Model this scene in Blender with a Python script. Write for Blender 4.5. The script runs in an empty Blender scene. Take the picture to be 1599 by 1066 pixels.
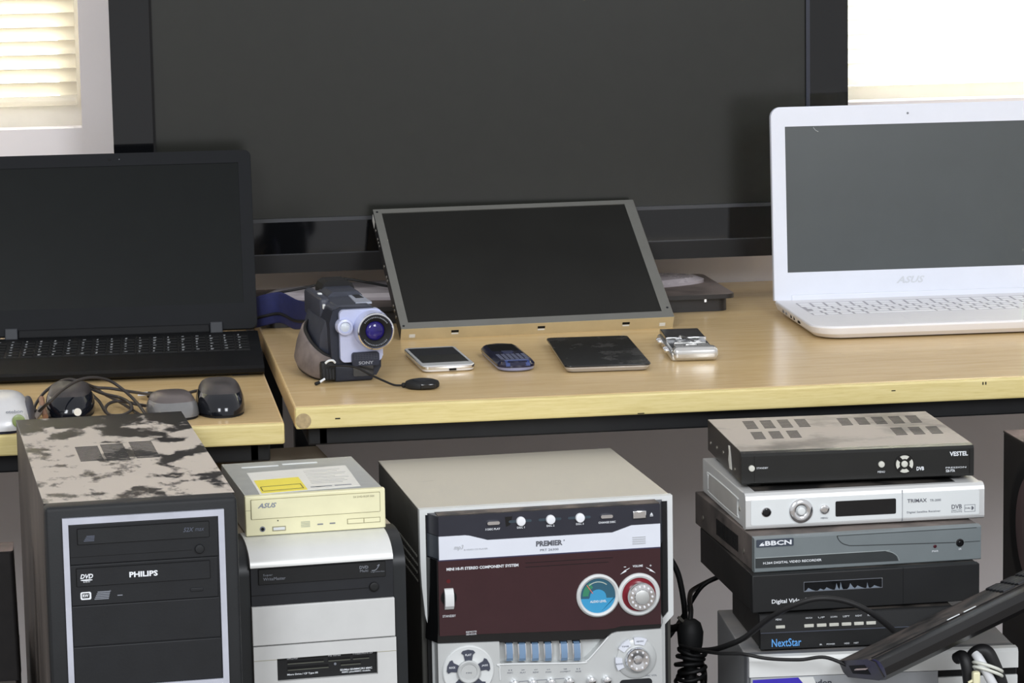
import bpy, bmesh, math, random
from mathutils import Vector, Matrix
R = math.radians
random.seed(7)
scene = bpy.context.scene
COL = scene.collection

# ---------------------------------------------------------------- camera, light, exposure
F_PX, PITCH, ROLL, HEAD = 4703.0, R(8.69), R(1.024), R(8.17)
CAM_Z = 1.3336
cam_data = bpy.data.cameras.new('camera')
cam_data.sensor_fit = 'HORIZONTAL'
cam_data.sensor_width = 36.0
cam_data.lens = 36.0 * F_PX / 1599.0
cam_data.clip_start = 0.05
cam = bpy.data.objects.new('camera', cam_data)
COL.objects.link(cam)
_right = Vector((math.cos(HEAD), -math.sin(HEAD), 0))
_fwd0 = Vector((math.sin(HEAD), math.cos(HEAD), 0))
_z = Vector((0, 0, 1))
_fwd = _fwd0 * math.cos(PITCH) - _z * math.sin(PITCH)
_up = _fwd0 * math.sin(PITCH) + _z * math.cos(PITCH)
_rx = _right * math.cos(ROLL) - _up * math.sin(ROLL)
_ry = _right * math.sin(ROLL) + _up * math.cos(ROLL)
cm = Matrix((( _rx.x, _ry.x, -_fwd.x, 0), (_rx.y, _ry.y, -_fwd.y, 0), (_rx.z, _ry.z, -_fwd.z, CAM_Z), (0, 0, 0, 1)))
cam.matrix_world = cm
scene.camera = cam

world = bpy.data.worlds.new('world')
scene.world = world
world.use_nodes = True
wn = world.node_tree.nodes
wn['Background'].inputs['Color'].default_value = (0.98, 0.98, 1.0, 1)
wn['Background'].inputs['Strength'].default_value = 0.50

def area(name, loc, rot, sx, sy, power, color):
    d = bpy.data.lights.new(name, 'AREA')
    d.shape = 'RECTANGLE'
    d.size, d.size_y, d.energy, d.color = sx, sy, power, color
    o = bpy.data.objects.new(name, d)
    COL.objects.link(o)
    o.location, o.rotation_euler = loc, rot
    return o
# daylight outside the two windows, and two tall windows of the room behind the camera
area('daylight_left_window', (-0.55, 4.75, 1.55), (R(-80), 0, 0), 1.3, 1.3, 80, (1.0, 0.98, 0.95))
area('daylight_right_window', (1.60, 4.75, 1.55), (R(-80), 0, 0), 1.3, 1.3, 78, (1.0, 0.98, 0.94))
area('room_window_light_left', (-1.0, -0.6, 2.5), (R(48), 0, R(-14)), 0.9, 1.4, 50, (0.92, 0.95, 1.0))
area('room_window_light_right', (1.5, -0.6, 2.5), (R(48), 0, R(12)), 0.9, 1.4, 50, (0.92, 0.95, 1.0))

vs = scene.view_settings
vs.view_transform = 'Standard'
vs.look = 'None'
vs.gamma = 1.0
vs.use_curve_mapping = False
vs.exposure = 0.55

# ---------------------------------------------------------------- materials
def lin(c):
    return tuple(((v / 255) / 12.92 if v / 255 <= 0.04045 else ((v / 255 + 0.055) / 1.055) ** 2.4) for v in c) + (1,)

def new_mat(name):
    m = bpy.data.materials.new(name)
    m.use_nodes = True
    nt = m.node_tree
    return m, nt, nt.nodes['Principled BSDF']

def noise(nt, scale, detail=4, rough=0.6, stretch=(1, 1, 1)):
    tc = nt.nodes.new('ShaderNodeTexCoord')
    mp = nt.nodes.new('ShaderNodeMapping')
    mp.inputs['Scale'].default_value = stretch
    n = nt.nodes.new('ShaderNodeTexNoise')
    n.inputs['Scale'].default_value = scale
    n.inputs['Detail'].default_value = detail
    n.inputs['Roughness'].default_value = rough
    nt.links.new(tc.outputs['Object'], mp.inputs['Vector'])
    nt.links.new(mp.outputs['Vector'], n.inputs['Vector'])
    return n.outputs['Fac']

def ramp(nt, fac, stops):
    r = nt.nodes.new('ShaderNodeValToRGB')
    el = r.color_ramp.elements
    el[0].position, el[0].color = stops[0][0], stops[0][1]
    el[1].position, el[1].color = stops[-1][0], stops[-1][1]
    for p, c in stops[1:-1]:
        e = el.new(p)
        e.color = c
    nt.links.new(fac, r.inputs['Fac'])
    return r.outputs['Color']

def M(name, rgb, rough=0.5, metal=0.0, spec=0.5, var=0.08, scale=30, bump=0.0, coat=0.0, trans=0.0):
    m, nt, p = new_mat(name)
    c = lin(rgb)
    if max(rgb) < 60 and rough >= 0.35: spec = min(spec, 0.35)      # dull dark plastics
    lo = tuple(v * (1 - var) for v in c[:3]) + (1,)
    hi = tuple(min(1, v * (1 + var)) for v in c[:3]) + (1,)
    f = noise(nt, scale)
    nt.links.new(ramp(nt, f, [(0.3, lo), (0.7, hi)]), p.inputs['Base Color'])
    p.inputs['Roughness'].default_value = rough
    p.inputs['Metallic'].default_value = metal
    p.inputs['Specular IOR Level'].default_value = spec
    if coat:
        p.inputs['Coat Weight'].default_value = coat
        p.inputs['Coat Roughness'].default_value = 0.08
    if trans:
        p.inputs['Transmission Weight'].default_value = trans
    if bump:
        b = nt.nodes.new('ShaderNodeBump')
        b.inputs['Strength'].default_value = bump
        b.inputs['Distance'].default_value = 0.001
        nt.links.new(noise(nt, 400), b.inputs['Height'])
        nt.links.new(b.outputs['Normal'], p.inputs['Normal'])
    return m

def dusty(name, base, dust, rough=0.45, scale=12, lo=0.35, hi=0.6, stretch=(1, 1, 1), side=0.25, metal=0.0, detail=5, rear=None):
    """base finish with settled dust: thick on faces that look up, thin on the sides"""
    m, nt, p = new_mat(name)
    f = noise(nt, scale, detail, 0.62, stretch)
    if rear:                          # bare strip where the rear of the lid was wiped
        tc = nt.nodes.new('ShaderNodeTexCoord')
        sp = nt.nodes.new('ShaderNodeSeparateXYZ')
        nt.links.new(tc.outputs['Object'], sp.inputs[0])
        gr = nt.nodes.new('ShaderNodeMapRange')
        gr.inputs['From Min'].default_value, gr.inputs['From Max'].default_value = rear[0], rear[1]
        gr.inputs['To Min'].default_value, gr.inputs['To Max'].default_value = 0.0, rear[2]
        nt.links.new(sp.outputs['Y'], gr.inputs['Value'])
        sb = nt.nodes.new('ShaderNodeMath')
        sb.operation = 'SUBTRACT'
        nt.links.new(f, sb.inputs[0])
        nt.links.new(gr.outputs['Result'], sb.inputs[1])
        f = sb.outputs[0]
    mask = ramp(nt, f, [(lo, (0, 0, 0, 1)), (hi, (1, 1, 1, 1))])
    geo = nt.nodes.new('ShaderNodeNewGeometry')
    sx = nt.nodes.new('ShaderNodeSeparateXYZ')
    nt.links.new(geo.outputs['True Normal'], sx.inputs[0])
    mr = nt.nodes.new('ShaderNodeMapRange')
    mr.inputs['From Min'].default_value = 0.2
    mr.inputs['From Max'].default_value = 0.8
    mr.inputs['To Min'].default_value = side
    mr.inputs['To Max'].default_value = 1.0
    nt.links.new(sx.outputs['Z'], mr.inputs['Value'])
    mul = nt.nodes.new('ShaderNodeMath')
    mul.operation = 'MULTIPLY'
    nt.links.new(mask, mul.inputs[0])
    nt.links.new(mr.outputs['Result'], mul.inputs[1])
    mix = nt.nodes.new('ShaderNodeMix')
    mix.data_type = 'RGBA'
    mix.inputs['A'].default_value = lin(base)
    mix.inputs['B'].default_value = lin(dust)
    nt.links.new(mul.outputs[0], mix.inputs['Factor'])
    nt.links.new(mix.outputs['Result'], p.inputs['Base Color'])
    rr = nt.nodes.new('ShaderNodeMapRange')
    rr.inputs['To Min'].default_value = rough
    rr.inputs['To Max'].default_value = 0.85
    nt.links.new(mul.outputs[0], rr.inputs['Value'])
    nt.links.new(rr.outputs['Result'], p.inputs['Roughness'])
    p.inputs['Metallic'].default_value = metal
    return m

def wood(name, c1, c2, c3, rough, stretch, scale=9):
    m, nt, p = new_mat(name)
    f = noise(nt, scale, 8, 0.7, stretch)
    g = noise(nt, scale * 4, 3, 0.6, stretch)
    mx = nt.nodes.new('ShaderNodeMath')
    mx.operation = 'MULTIPLY_ADD'
    mx.inputs[1].default_value = 0.3
    nt.links.new(g, mx.inputs[0])
    ad = nt.nodes.new('ShaderNodeMath')
    ad.operation = 'MULTIPLY'
    ad.inputs[1].default_value = 0.75
    nt.links.new(f, ad.inputs[0])
    nt.links.new(ad.outputs[0], mx.inputs[2])
    nt.links.new(ramp(nt, mx.outputs[0], [(0.36, lin(c1)), (0.5, lin(c2)), (0.68, lin(c3))]), p.inputs['Base Color'])
    p.inputs['Roughness'].default_value = rough
    p.inputs['Specular IOR Level'].default_value = 0.5
    b = nt.nodes.new('ShaderNodeBump')
    b.inputs['Strength'].default_value = 0.05
    b.inputs['Distance'].default_value = 0.0006
    nt.links.new(f, b.inputs['Height'])
    nt.links.new(b.outputs['Normal'], p.inputs['Normal'])
    return m

def slat_mat(name, rgb, tr):
    m, nt, p = new_mat(name)
    out = nt.nodes['Material Output']
    p.inputs['Base Color'].default_value = lin(rgb)
    p.inputs['Roughness'].default_value = 0.45
    t = nt.nodes.new('ShaderNodeBsdfTranslucent')
    f = noise(nt, 25)
    nt.links.new(ramp(nt, f, [(0.3, lin([v * 0.97 for v in rgb])), (0.7, lin(rgb))]), t.inputs['Color'])
    mx = nt.nodes.new('ShaderNodeMixShader')
    mx.inputs['Fac'].default_value = tr
    nt.links.new(p.outputs[0], mx.inputs[1])
    nt.links.new(t.outputs[0], mx.inputs[2])
    nt.links.new(mx.outputs[0], out.inputs['Surface'])
    return m

BLACK = M('black_plastic', (17, 18, 19), 0.42, var=0.15)
BLACKM = M('black_matte_plastic', (22, 23, 24), 0.6, var=0.12, bump=0.1)
DARK = M('charcoal_plastic', (30, 32, 36), 0.5, var=0.1)
GLOSS = M('glossy_black_plastic', (16, 17, 19), 0.12, var=0.1)
HOLE = M('dark_opening', (8, 8, 9), 0.8)
RUBBER = M('black_rubber', (22, 22, 23), 0.65)
CABLE = M('black_cable_sheath', (26, 26, 27), 0.5)
WHITE = M('white_print', (226, 230, 234), 0.5, var=0.02)
GREYP = M('grey_print', (120, 124, 132), 0.5, var=0.02)
DIMP = M('dim_slate_print', (74, 79, 92), 0.5, var=0.02)
SILVER = M('silver_plastic', (206, 209, 210), 0.32, metal=0.25, var=0.04)
SILVERL = M('light_silver_paint', (216, 219, 218), 0.36, var=0.03)
CHROME = M('chrome', (225, 226, 228), 0.14, metal=1.0, var=0.03)
STEEL = M('bare_steel', (178, 174, 164), 0.3, metal=0.85, var=0.08)
CREAM = M('aged_cream_plastic', (226, 222, 184), 0.45, var=0.04)
CREAMD = M('cream_shadow_gap', (150, 146, 118), 0.6)
SCREEN = M('dark_lcd_screen', (30, 31, 30), 0.3, var=0.1)

# ---------------------------------------------------------------- mesh helpers (millimetres, local to each thing)
def box(bm, x0, x1, y0, y1, z0, z1, bev=0.0, seg=2):
    vs_ = bmesh.ops.create_cube(bm, size=1.0)['verts']
    for v in vs_:
        v.co = Vector(((x0 + x1) / 2 + v.co.x * (x1 - x0), (y0 + y1) / 2 + v.co.y * (y1 - y0), (z0 + z1) / 2 + v.co.z * (z1 - z0)))
    if bev:
        es = list({e for v in vs_ for e in v.link_edges})
        bmesh.ops.bevel(bm, geom=es, offset=bev, segments=seg, profile=0.5, affect='EDGES')

def _prism(bm, A, B):
    a = [bm.verts.new(p) for p in A]
    b = [bm.verts.new(p) for p in B]
    n = len(a)
    bm.faces.new(a)
    bm.faces.new(list(reversed(b)))
    for i in range(n):
        bm.faces.new((a[i], b[i], b[(i + 1) % n], a[(i + 1) % n]))

def prism(bm, pts, y0, y1):           # outline (x, z) extruded along y
    _prism(bm, [(u, y0, w) for u, w in pts], [(u, y1, w) for u, w in pts])

def prismz(bm, pts, z0, z1):          # outline (x, y) extruded along z
    _prism(bm, [(u, v, z0) for u, v in pts], [(u, v, z1) for u, v in pts])

def prismx(bm, pts, x0, x1):          # outline (y, z) extruded along x
    _prism(bm, [(x0, u, w) for u, w in pts], [(x1, u, w) for u, w in pts])

def taper_prismz(bm, levels):         # list of (outline, z): stacked outlines with the same point count
    rows = [[bm.verts.new((u, v, z)) for u, v in pts] for pts, z in levels]
    n = len(rows[0])
    bm.faces.new(list(reversed(rows[0])))
    bm.faces.new(rows[-1])
    for a, b in zip(rows, rows[1:]):
        for i in range(n):
            bm.faces.new((a[i], a[(i + 1) % n], b[(i + 1) % n], b[i]))

def ring(bm, outer, inner, y0, y1):   # frame between two outlines, extruded along y
    n = len(outer)
    o0 = [bm.verts.new((u, y0, w)) for u, w in outer]
    i0 = [bm.verts.new((u, y0, w)) for u, w in inner]
    o1 = [bm.verts.new((u, y1, w)) for u, w in outer]
    i1 = [bm.verts.new((u, y1, w)) for u, w in inner]
    for i in range(n):
        j = (i + 1) % n
        bm.faces.new((o0[i], o0[j], i0[j], i0[i]))
        bm.faces.new((o1[j], o1[i], i1[i], i1[j]))
        bm.faces.new((o0[j], o0[i], o1[i], o1[j]))
        bm.faces.new((i0[i], i0[j], i1[j], i1[i]))

def rect(u0, w0, u1, w1):
    return [(u0, w0), (u1, w0), (u1, w1), (u0, w1)]

def rr(u0, w0, u1, w1, r, n=5):
    if u0 > u1: u0, u1 = u1, u0
    if w0 > w1: w0, w1 = w1, w0
    r = min(r, (u1 - u0) / 2 - 1e-4, (w1 - w0) / 2 - 1e-4)
    out = []
    for cx, cz, a0 in ((u1 - r, w0 + r, -90), (u1 - r, w1 - r, 0), (u0 + r, w1 - r, 90), (u0 + r, w0 + r, 180)):
        for k in range(n + 1):
            a = R(a0 + 90 * k / n)
            out.append((cx + r * math.cos(a), cz + r * math.sin(a)))
    return out

def inset_pts(pts, d):
    cx = sum(p[0] for p in pts) / len(pts)
    cy = sum(p[1] for p in pts) / len(pts)
    w = max(p[0] for p in pts) - min(p[0] for p in pts)
    h = max(p[1] for p in pts) - min(p[1] for p in pts)
    return [(cx + (u - cx) * (1 - 2 * d / w), cy + (v - cy) * (1 - 2 * d / h)) for u, v in pts]

def circle(cx, cy, r, n=32, ry=None):
    ry = ry or r
    return [(cx + r * math.cos(2 * math.pi * k / n), cy + ry * math.sin(2 * math.pi * k / n)) for k in range(n)]

def lathe(bm, prof, c, axis='y', n=32, cap=True):   # profile (radius, distance along axis)
    rows = []
    for r_, t in prof:
        row = []
        for k in range(n):
            a = 2 * math.pi * k / n
            ca, sa = r_ * math.cos(a), r_ * math.sin(a)
            if axis == 'y': p = (c[0] + ca, c[1] + t, c[2] + sa)
            elif axis == 'z': p = (c[0] + ca, c[1] + sa, c[2] + t)
            else: p = (c[0] + t, c[1] + ca, c[2] + sa)
            row.append(bm.verts.new(p))
        rows.append(row)
    for a, b in zip(rows, rows[1:]):
        for k in range(n):
            bm.faces.new((a[k], a[(k + 1) % n], b[(k + 1) % n], b[k]))
    if not cap: return
    bm.faces.new(list(reversed(rows[0])))
    bm.faces.new(rows[-1])

def smooth_path(pts, sub=8):
    P = [Vector(p) for p in pts]
    if len(P) < 3: return P
    out = []
    for i in range(len(P) - 1):
        p0, p1, p2, p3 = P[max(i - 1, 0)], P[i], P[i + 1], P[min(i + 2, len(P) - 1)]
        for k in range(sub):
            t = k / sub
            out.append(0.5 * ((2 * p1) + (p2 - p0) * t + (2 * p0 - 5 * p1 + 4 * p2 - p3) * t * t + (3 * p1 - p0 - 3 * p2 + p3) * t ** 3))
    out.append(P[-1])
    return out

def tube(bm, pts, r, n=8, sub=8, flat=1.0):
    P = smooth_path(pts, sub)
    rows = []
    prev = None
    for i, p in enumerate(P):
        d = (P[min(i + 1, len(P) - 1)] - P[max(i - 1, 0)]).normalized()
        if prev is None:
            u = d.cross(Vector((0, 0, 1)))
            if u.length < 1e-3: u = d.cross(Vector((1, 0, 0)))
        else:
            u = prev - d * prev.dot(d)
        u.normalize()
        prev = u
        v = d.cross(u)
        rows.append([bm.verts.new(p + u * (r * math.cos(2 * math.pi * k / n)) + v * (r * flat * math.sin(2 * math.pi * k / n))) for k in range(n)])
    for a, b in zip(rows, rows[1:]):
        for k in range(n):
            bm.faces.new((a[k], a[(k + 1) % n], b[(k + 1) % n], b[k]))
    bm.faces.new(list(reversed(rows[0])))
    bm.faces.new(rows[-1])

def ribbon(bm, path, width, up, thick):
    """flat band following path; width measured along the vector up"""
    P = smooth_path(path, 8)
    n = len(P)
    up = Vector(up).normalized()
    rows = []
    for i, p in enumerate(P):
        d = (P[min(i + 1, n - 1)] - P[max(i - 1, 0)]).normalized()
        nrm = d.cross(up).normalized()
        w = width if not callable(width) else width(i / (n - 1))
        a, b = up * (w / 2), nrm * (thick / 2)
        pr = []
        for su, sn in ((-1, -0.4), (-0.9, -0.85), (0, -1.25), (0.9, -0.85), (1, -0.4), (1, 0.4), (0.9, 0.85), (0, 1.0), (-0.9, 0.85), (-1, 0.4)):
            pr.append(bm.verts.new(p + a * su + b * sn))
        rows.append(pr)
    for a, b in zip(rows, rows[1:]):
        m = len(a)
        for k in range(m):
            bm.faces.new((a[k], a[(k + 1) % m], b[(k + 1) % m], b[k]))
    bm.faces.new(rows[0][::-1]); bm.faces.new(rows[-1])

def finish(name, bm, mat, parent=None, scale=0.001, sharp=20):
    bmesh.ops.recalc_face_normals(bm, faces=bm.faces)
    bmesh.ops.scale(bm, vec=(scale, scale, scale), verts=bm.verts)
    me = bpy.data.meshes.new(name)
    bm.to_mesh(me)
    bm.free()
    for p in me.polygons: p.use_smooth = True
    me.set_sharp_from_angle(angle=R(sharp))
    me.materials.append(mat)
    o = bpy.data.objects.new(name, me)
    COL.objects.link(o)
    if parent is not None: o.parent = parent
    return o

def part(name, mat, parent, fn, *a, label=None, scale=0.001, sharp=None, **k):
    """one mesh part; fn(bm, ...) adds a shape, or fn may be a list of (fn, args)"""
    bm = bmesh.new()
    if sharp is None: sharp = 75 if fn in (tube, ribbon) else 42 if fn in (lathe, knob) else 20
    if isinstance(fn, list):
        for f, args in fn: f(bm, *args)
    else:
        fn(bm, *a, **k)
    o = finish(name, bm, mat, parent, scale, sharp)
    if label: o['label'] = label
    return o

def tag(o, label, cat, group=None):
    o['label'] = label
    o['category'] = cat
    if group: o['group'] = group
    return o

def thing(name, label, cat, loc, yaw=0.0, group=None):
    o = bpy.data.objects.new(name, None)
    o.empty_display_size = 0.05
    COL.objects.link(o)
    o.location = loc
    o.rotation_euler = (0, 0, R(yaw))
    return tag(o, label, cat, group)

def struct(o):
    o['kind'] = 'structure'
    return o

def place_mesh(name, me, mat, parent, loc=(0, 0, 0)):
    o = bpy.data.objects.new(name, me)
    COL.objects.link(o)
    o.parent = parent
    o.location = loc
    return o

def txt(parent, s, u0, w0, u1, w1, y, mat, name='lettering', shear=0.0, bold=0.0, plane='front', skew=0.0):
    """raised lettering fitted into the box u0..u1, w0..w1 (mm) of a front or top plane"""
    c = bpy.data.curves.new('lettering', 'FONT')
    c.body = s
    c.size = 1.0
    c.align_x = 'CENTER'
    c.shear = shear
    c.offset = bold
    c.extrude = 0.01
    c.resolution_u = 2
    t = bpy.data.objects.new('lettering_curve', c)
    me = bpy.data.meshes.new_from_object(t)
    bpy.data.objects.remove(t)
    bpy.data.curves.remove(c)
    xs = [v.co.x for v in me.vertices]
    ys = [v.co.y for v in me.vertices]
    ax, bx, ay, by = min(xs), max(xs), min(ys), max(ys)
    for v in me.vertices:
        u = u0 + (v.co.x - ax) / (bx - ax) * (u1 - u0)
        w = w0 + (v.co.y - ay) / (by - ay) * (w1 - w0) + skew * (u - u0)
        d = 0.25 if v.co.z > 0 else 0.0
        v.co = Vector((u, y - d, w)) * 0.001 if plane == 'front' else Vector((u, w, y + d)) * 0.001
    me.materials.clear()
    me.materials.append(mat)
    me.name = name
    o = bpy.data.objects.new(name, me)
    COL.objects.link(o)
    o.parent = parent
    return o

def knob(bm, cx, cz, y, r, h, n=32, dome=0.25):
    lathe(bm, [(r, 0), (r, -h * (1 - dome)), (r * 0.9, -h * 0.93), (r * 0.6, -h)], (cx, y, cz), 'y', n)

# ---------------------------------------------------------------- the room
WALL = M('white_wall_paint', (236, 231, 231), 0.7, var=0.03, scale=6)
FLOORM = M('grey_floor', (132, 124, 116), 0.5, var=0.1, scale=4)
FRAME = M('cream_window_frame', (204, 199, 188), 0.45, var=0.03)
GLASS = M('window_glass', (240, 245, 245), 0.02, var=0.0, trans=1.0)
SLATL = slat_mat('cream_blind_slat', (244, 239, 226), 0.38)
SLATR = slat_mat('pale_blind_slat', (250, 248, 240), 0.6)

LWX0, LWX1, LWZ0 = -1100, 9, 996        # left opening
RWX0, RWX1, RWZ0 = 1102, 2200, 1001     # right opening
WZ1 = 1900
bm = bmesh.new()
Y0, Y1 = 4340, 4490
box(bm, -2600, 3300, Y0, Y1, 0, 996)
box(bm, RWX1, 3300, Y0, Y1, 996, WZ1)
box(bm, -2600, LWX0, Y0, Y1, 996, WZ1)
box(bm, LWX1, RWX0, Y0, Y1, 996, WZ1)
box(bm, RWX0, RWX1, Y0, Y1, 996, RWZ0)
box(bm, -2600, 3300, Y0, Y1, WZ1, 2700)
struct(finish('wall_back', bm, WALL))
struct(part('floor', FLOORM, None, box, -2600, 3300, -1500, 4490, -60, 0))

def window(name, x0, x1, z0, band):
    w = bpy.data.objects.new(name, None)
    COL.objects.link(w)
    w['kind'] = 'structure'
    bm = bmesh.new()
    ring(bm, rect(x0, z0, x1, WZ1), rect(x0 + 30, z0 + band, x1 - 30, WZ1 - 30), 4392, 4440)
    finish('window_frame', bm, FRAME, w)
    bm = bmesh.new()
    box(bm, (x0 + x1) / 2 - 18, (x0 + x1) / 2 + 18, 4396, 4436, z0 + band, WZ1 - 30)
    finish('mullion', bm, FRAME, w)
    part('window_pane', GLASS, w, box, x0 + 30, x1 - 30, 4414, 4418, z0 + band, WZ1 - 30)
    return w
window('window_1', LWX0, LWX1, LWZ0, 31)
window('window_2', RWX0, RWX1, RWZ0, 20)

def blind(label, x0, x1, zrail, rail_h, pitch, tilt, mat):
    b = thing('venetian_blind', label, 'blind', (x0 / 1000, 4.366, zrail / 1000), 0, 'venetian blinds in the windows')
    L = x1 - x0
    bm = bmesh.new()
    lathe(bm, [(rail_h / 2 - 1, 0), (rail_h / 2, 1), (rail_h / 2, L - 1), (rail_h / 2 - 1, L)], (0, 0, rail_h / 2), 'x', 16)
    finish('bottom_rail', bm, mat, b)
    part('head_rail', mat, b, box, 0, L, -15, 15, WZ1 - zrail - 34, WZ1 - zrail - 2, 2)
    bm = bmesh.new()
    up, dn = [], []
    for k in range(9):
        s = -12.5 + 25 * k / 8
        h = 1.6 * (1 - (s / 12.5) ** 2)
        for lst, t in ((up, 0.3), (dn, -0.3)):
            a = R(tilt)
            lst.append((s * math.cos(a) - (h + t) * math.sin(a) * -1, -s * math.sin(a) + (h + t) * math.cos(a)))
    prismx(bm, up + dn[::-1], 0, L)
    s0 = finish('slat', bm, mat, b)
    n = int((WZ1 - zrail - 60) / pitch)
    for k in range(n):
        z = (rail_h + 10 + k * pitch) / 1000
        if k == 0: s0.location = (0, 0, z)
        else: place_mesh('slat', s0.data, mat, b, (0, 0, z))
    for u in (L * 0.16, L * 0.5, L * 0.84):
        part('lift_cord', mat, b, tube, [(u, -1, rail_h), (u, -1, WZ1 - zrail - 30)], 0.7, 6)
    return b
blind('cream venetian blind with open slats in the window behind the black laptop', LWX0 + 6, LWX1 - 5.5, 1027, 14.5, 19.7, 52, SLATL)
blind('white venetian blind with nearly closed slats in the window behind the white laptop', RWX0 + 6, RWX1 - 6, 1024, 12, 21.5, 66, SLATR)

# ---------------------------------------------------------------- tables and the low bench
TOPWOOD = wood('beech_table_top', (204, 174, 122), (213, 184, 134), (220, 193, 146), 0.24, (1.2, 14, 14), 5)
EDGEWOOD = wood('pale_edge_lipping', (204, 186, 122), (216, 199, 136), (224, 208, 150), 0.5, (1.2, 10, 16), 7)
FRAMEM = M('black_steel_tube', (20, 21, 23), 0.45, var=0.2)

def table(label, x0, x1, y0, y1, zt, th, legs):
    t = thing('wooden_table', label, 'table', (x0 / 1000, y0 / 1000, 0), 0, 'beech-topped tables along the window wall')
    W, D = x1 - x0, y1 - y0
    part('table_top', TOPWOOD, t, box, 0, W, 9, D, zt - th, zt, 2.5)
    part('edge_lipping', EDGEWOOD, t, box, 0.5, W - 0.5, 0, 9.4, zt - th - 0.3, zt - 0.2, 2.5)
    a0 = zt - th - 24
    part('apron', FRAMEM, t, [(box, (28, W - 28, 26, 50, a0, zt - th - 0.3, 2)), (box, (28, W - 28, D - 60, D - 36, a0, zt - th - 0.3, 2)),
                              (box, (16, 40, 26, D - 36, a0, zt - th - 0.3, 2)), (box, (W - 40, W - 16, 26, D - 36, a0, zt - th - 0.3, 2))])
    for lx in legs:
        for ly in (245, D - 75):
            part('leg', FRAMEM, t, box, lx, lx + 26, ly, ly + 26, 0, zt - th - 1, 2)
    return t, W, D
ta, W, D = table('longer beech-topped table on a black frame carrying the camcorder and white laptop', 236, 2150, 3408, 4338, 740, 25, (16, 1860))
part('worn_corner', M('worn_bare_board', (170, 150, 112), 0.7, var=0.3, scale=120), ta, lathe, [(9, 0), (9, 0.5), (6, 0.8)], (9.5, -0.1, 724.5), 'y', 24)
for nk in ((400, 408, 716, 717), (816, 817.5, 733, 736.5), (819.5, 821, 733, 736.5), (705, 710, 730, 731.2), (46, 52, 725, 726.5)):
    part('edge_nick', HOLE, ta, box, nk[0], nk[1], -0.15, 0.5, nk[2], nk[3], label='small dark nick in the table edge')
table('lower beech-topped table at the left carrying the black laptop and the mice', -1100, 223, 3391, 4338, 726, 24, (40, 1290))

BENCHM = M('dark_bench_laminate', (46, 42, 40), 0.5)
t = thing('low_bench', 'low dark bench under the front row of dusty equipment', 'bench', (-0.6, 2.7, 0))
part('bench_top', BENCHM, t, box, 0, 2300, 0, 900, 296, 326.4, 3)
for lx in (20, 2230):
    for ly in (30, 810):
        part('leg', FRAMEM, t, box, lx, lx + 50, ly, ly + 50, 0, 296.5, 2)

# ---------------------------------------------------------------- television
TVS = M('matte_television_screen', (33, 34, 30), 0.22, var=0.05)
TVG = M('television_gloss_bezel', (13, 14, 16), 0.06, var=0.05)
TVM = M('television_matte_black', (14, 13, 13), 0.5)
TVL = M('television_trim_and_bevel_sheen', (58, 60, 64), 0.3)
BASED = dusty('dusty_television_base', (26, 26, 28), (120, 108, 102), 0.35, 10, 0.15, 0.55, side=0.05)
HUBM = dusty('glare_toned_television_hub', (172, 164, 168), (206, 198, 200), 0.18, 9, 0.35, 0.7)  # pale tone puts the window glare into the hub's colour
t = thing('television', 'large black flat television standing at the back against the window wall', 'television', (0.0502, 4.147, 0.74))
TW = 1031
part('housing', TVM, t, box, 2, TW - 2, 14, 95, 64, 690, 8)
bm = bmesh.new()
ring(bm, rr(0, 62, TW, 692, 6), rr(57, 136, TW - 58.5, 640, 0.5), 0, 16)
finish('bezel', bm, TVG, t)
part('lower_bezel_band', TVM, t, box, 1, TW - 1, -1.2, 2, 62.2, 87)
part('trim_line', TVL, t, [(box, (1, TW - 1, -1.4, 1, 87, 88.4)), (box, (58, TW - 58.5, -0.8, 1.5, 132.6, 137.6))])  # upper strip paints the bevel's reflection as a lighter grey
part('trim_line', HOLE, t, [(box, (54, 57.4, -0.4, 1.5, 90, 690))])
part('trim_line', M('television_blue_grey_line', (38, 41, 54), 0.3), t, [(box, (TW - 60.5, TW - 55, -0.6, 1.5, 137, 690))])
part('screen', TVS, t, box, 56, TW - 57.5, 4, 9, 135, 641)
part('stand_neck', TVM, t, box, 410, 620, 20, 80, 26, 120, 6)
base = part('stand_base', BASED, t, [(prismz, (rr(187, -113, 842, 110, 14), 19, 25)), (prismz, (rr(195, -101, 834, 104, 14), 0.2, 19.2))])
part('stand_hub', HUBM, base, taper_prismz, [(circle(515, 28, 312, 64, 84), 24.5), (circle(515, 28, 312, 64, 84), 29), (circle(515, 28, 300, 64, 76), 34), (circle(515, 28, 240, 64, 54), 37)])
part('stand_screw', CHROME, base, [(box, (800, 803, -103, -101, 13.5, 17.5))])

o = part('black_cable', CABLE, None, tube, [(150, 4190, 729), (190, 4180, 742), (228, 4165, 764), (248, 4140, 771), (268, 4115, 779), (310, 4112, 786), (352, 4112, 795.5), (395, 4112, 788), (436, 4112, 780), (500, 4120, 779.5), (560, 4122, 779.5)], 1.7)
tag(o, 'thin black power cable looping below the television behind the camcorder', 'cable')

# ---------------------------------------------------------------- computer towers and the loose drive
PCDUST = dusty('dust_smeared_black_case', (34, 32, 32), (184, 175, 164), 0.35, 24, 0.42, 0.485, (1.0, 0.62, 1), side=0.0, detail=9, rear=(0.36, 0.46, 0.16))
PCSIDE = dusty('brown_dusty_case_side', (58, 52, 48), (112, 103, 96), 0.6, 7, 0.35, 0.7, (3, 2.5, 0.6), side=0.8, detail=7)
PCB = M('tower_bezel_black', (27, 29, 31), 0.55, var=0.12, bump=0.1)
PCI = M('tower_inner_black', (24, 26, 29), 0.5, var=0.12, bump=0.08)
TRIM = M('brushed_silver_trim', (196, 200, 212), 0.3, metal=0.35)
VENTD = M('dark_vent_slot', (48, 46, 45), 0.7)

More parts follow.
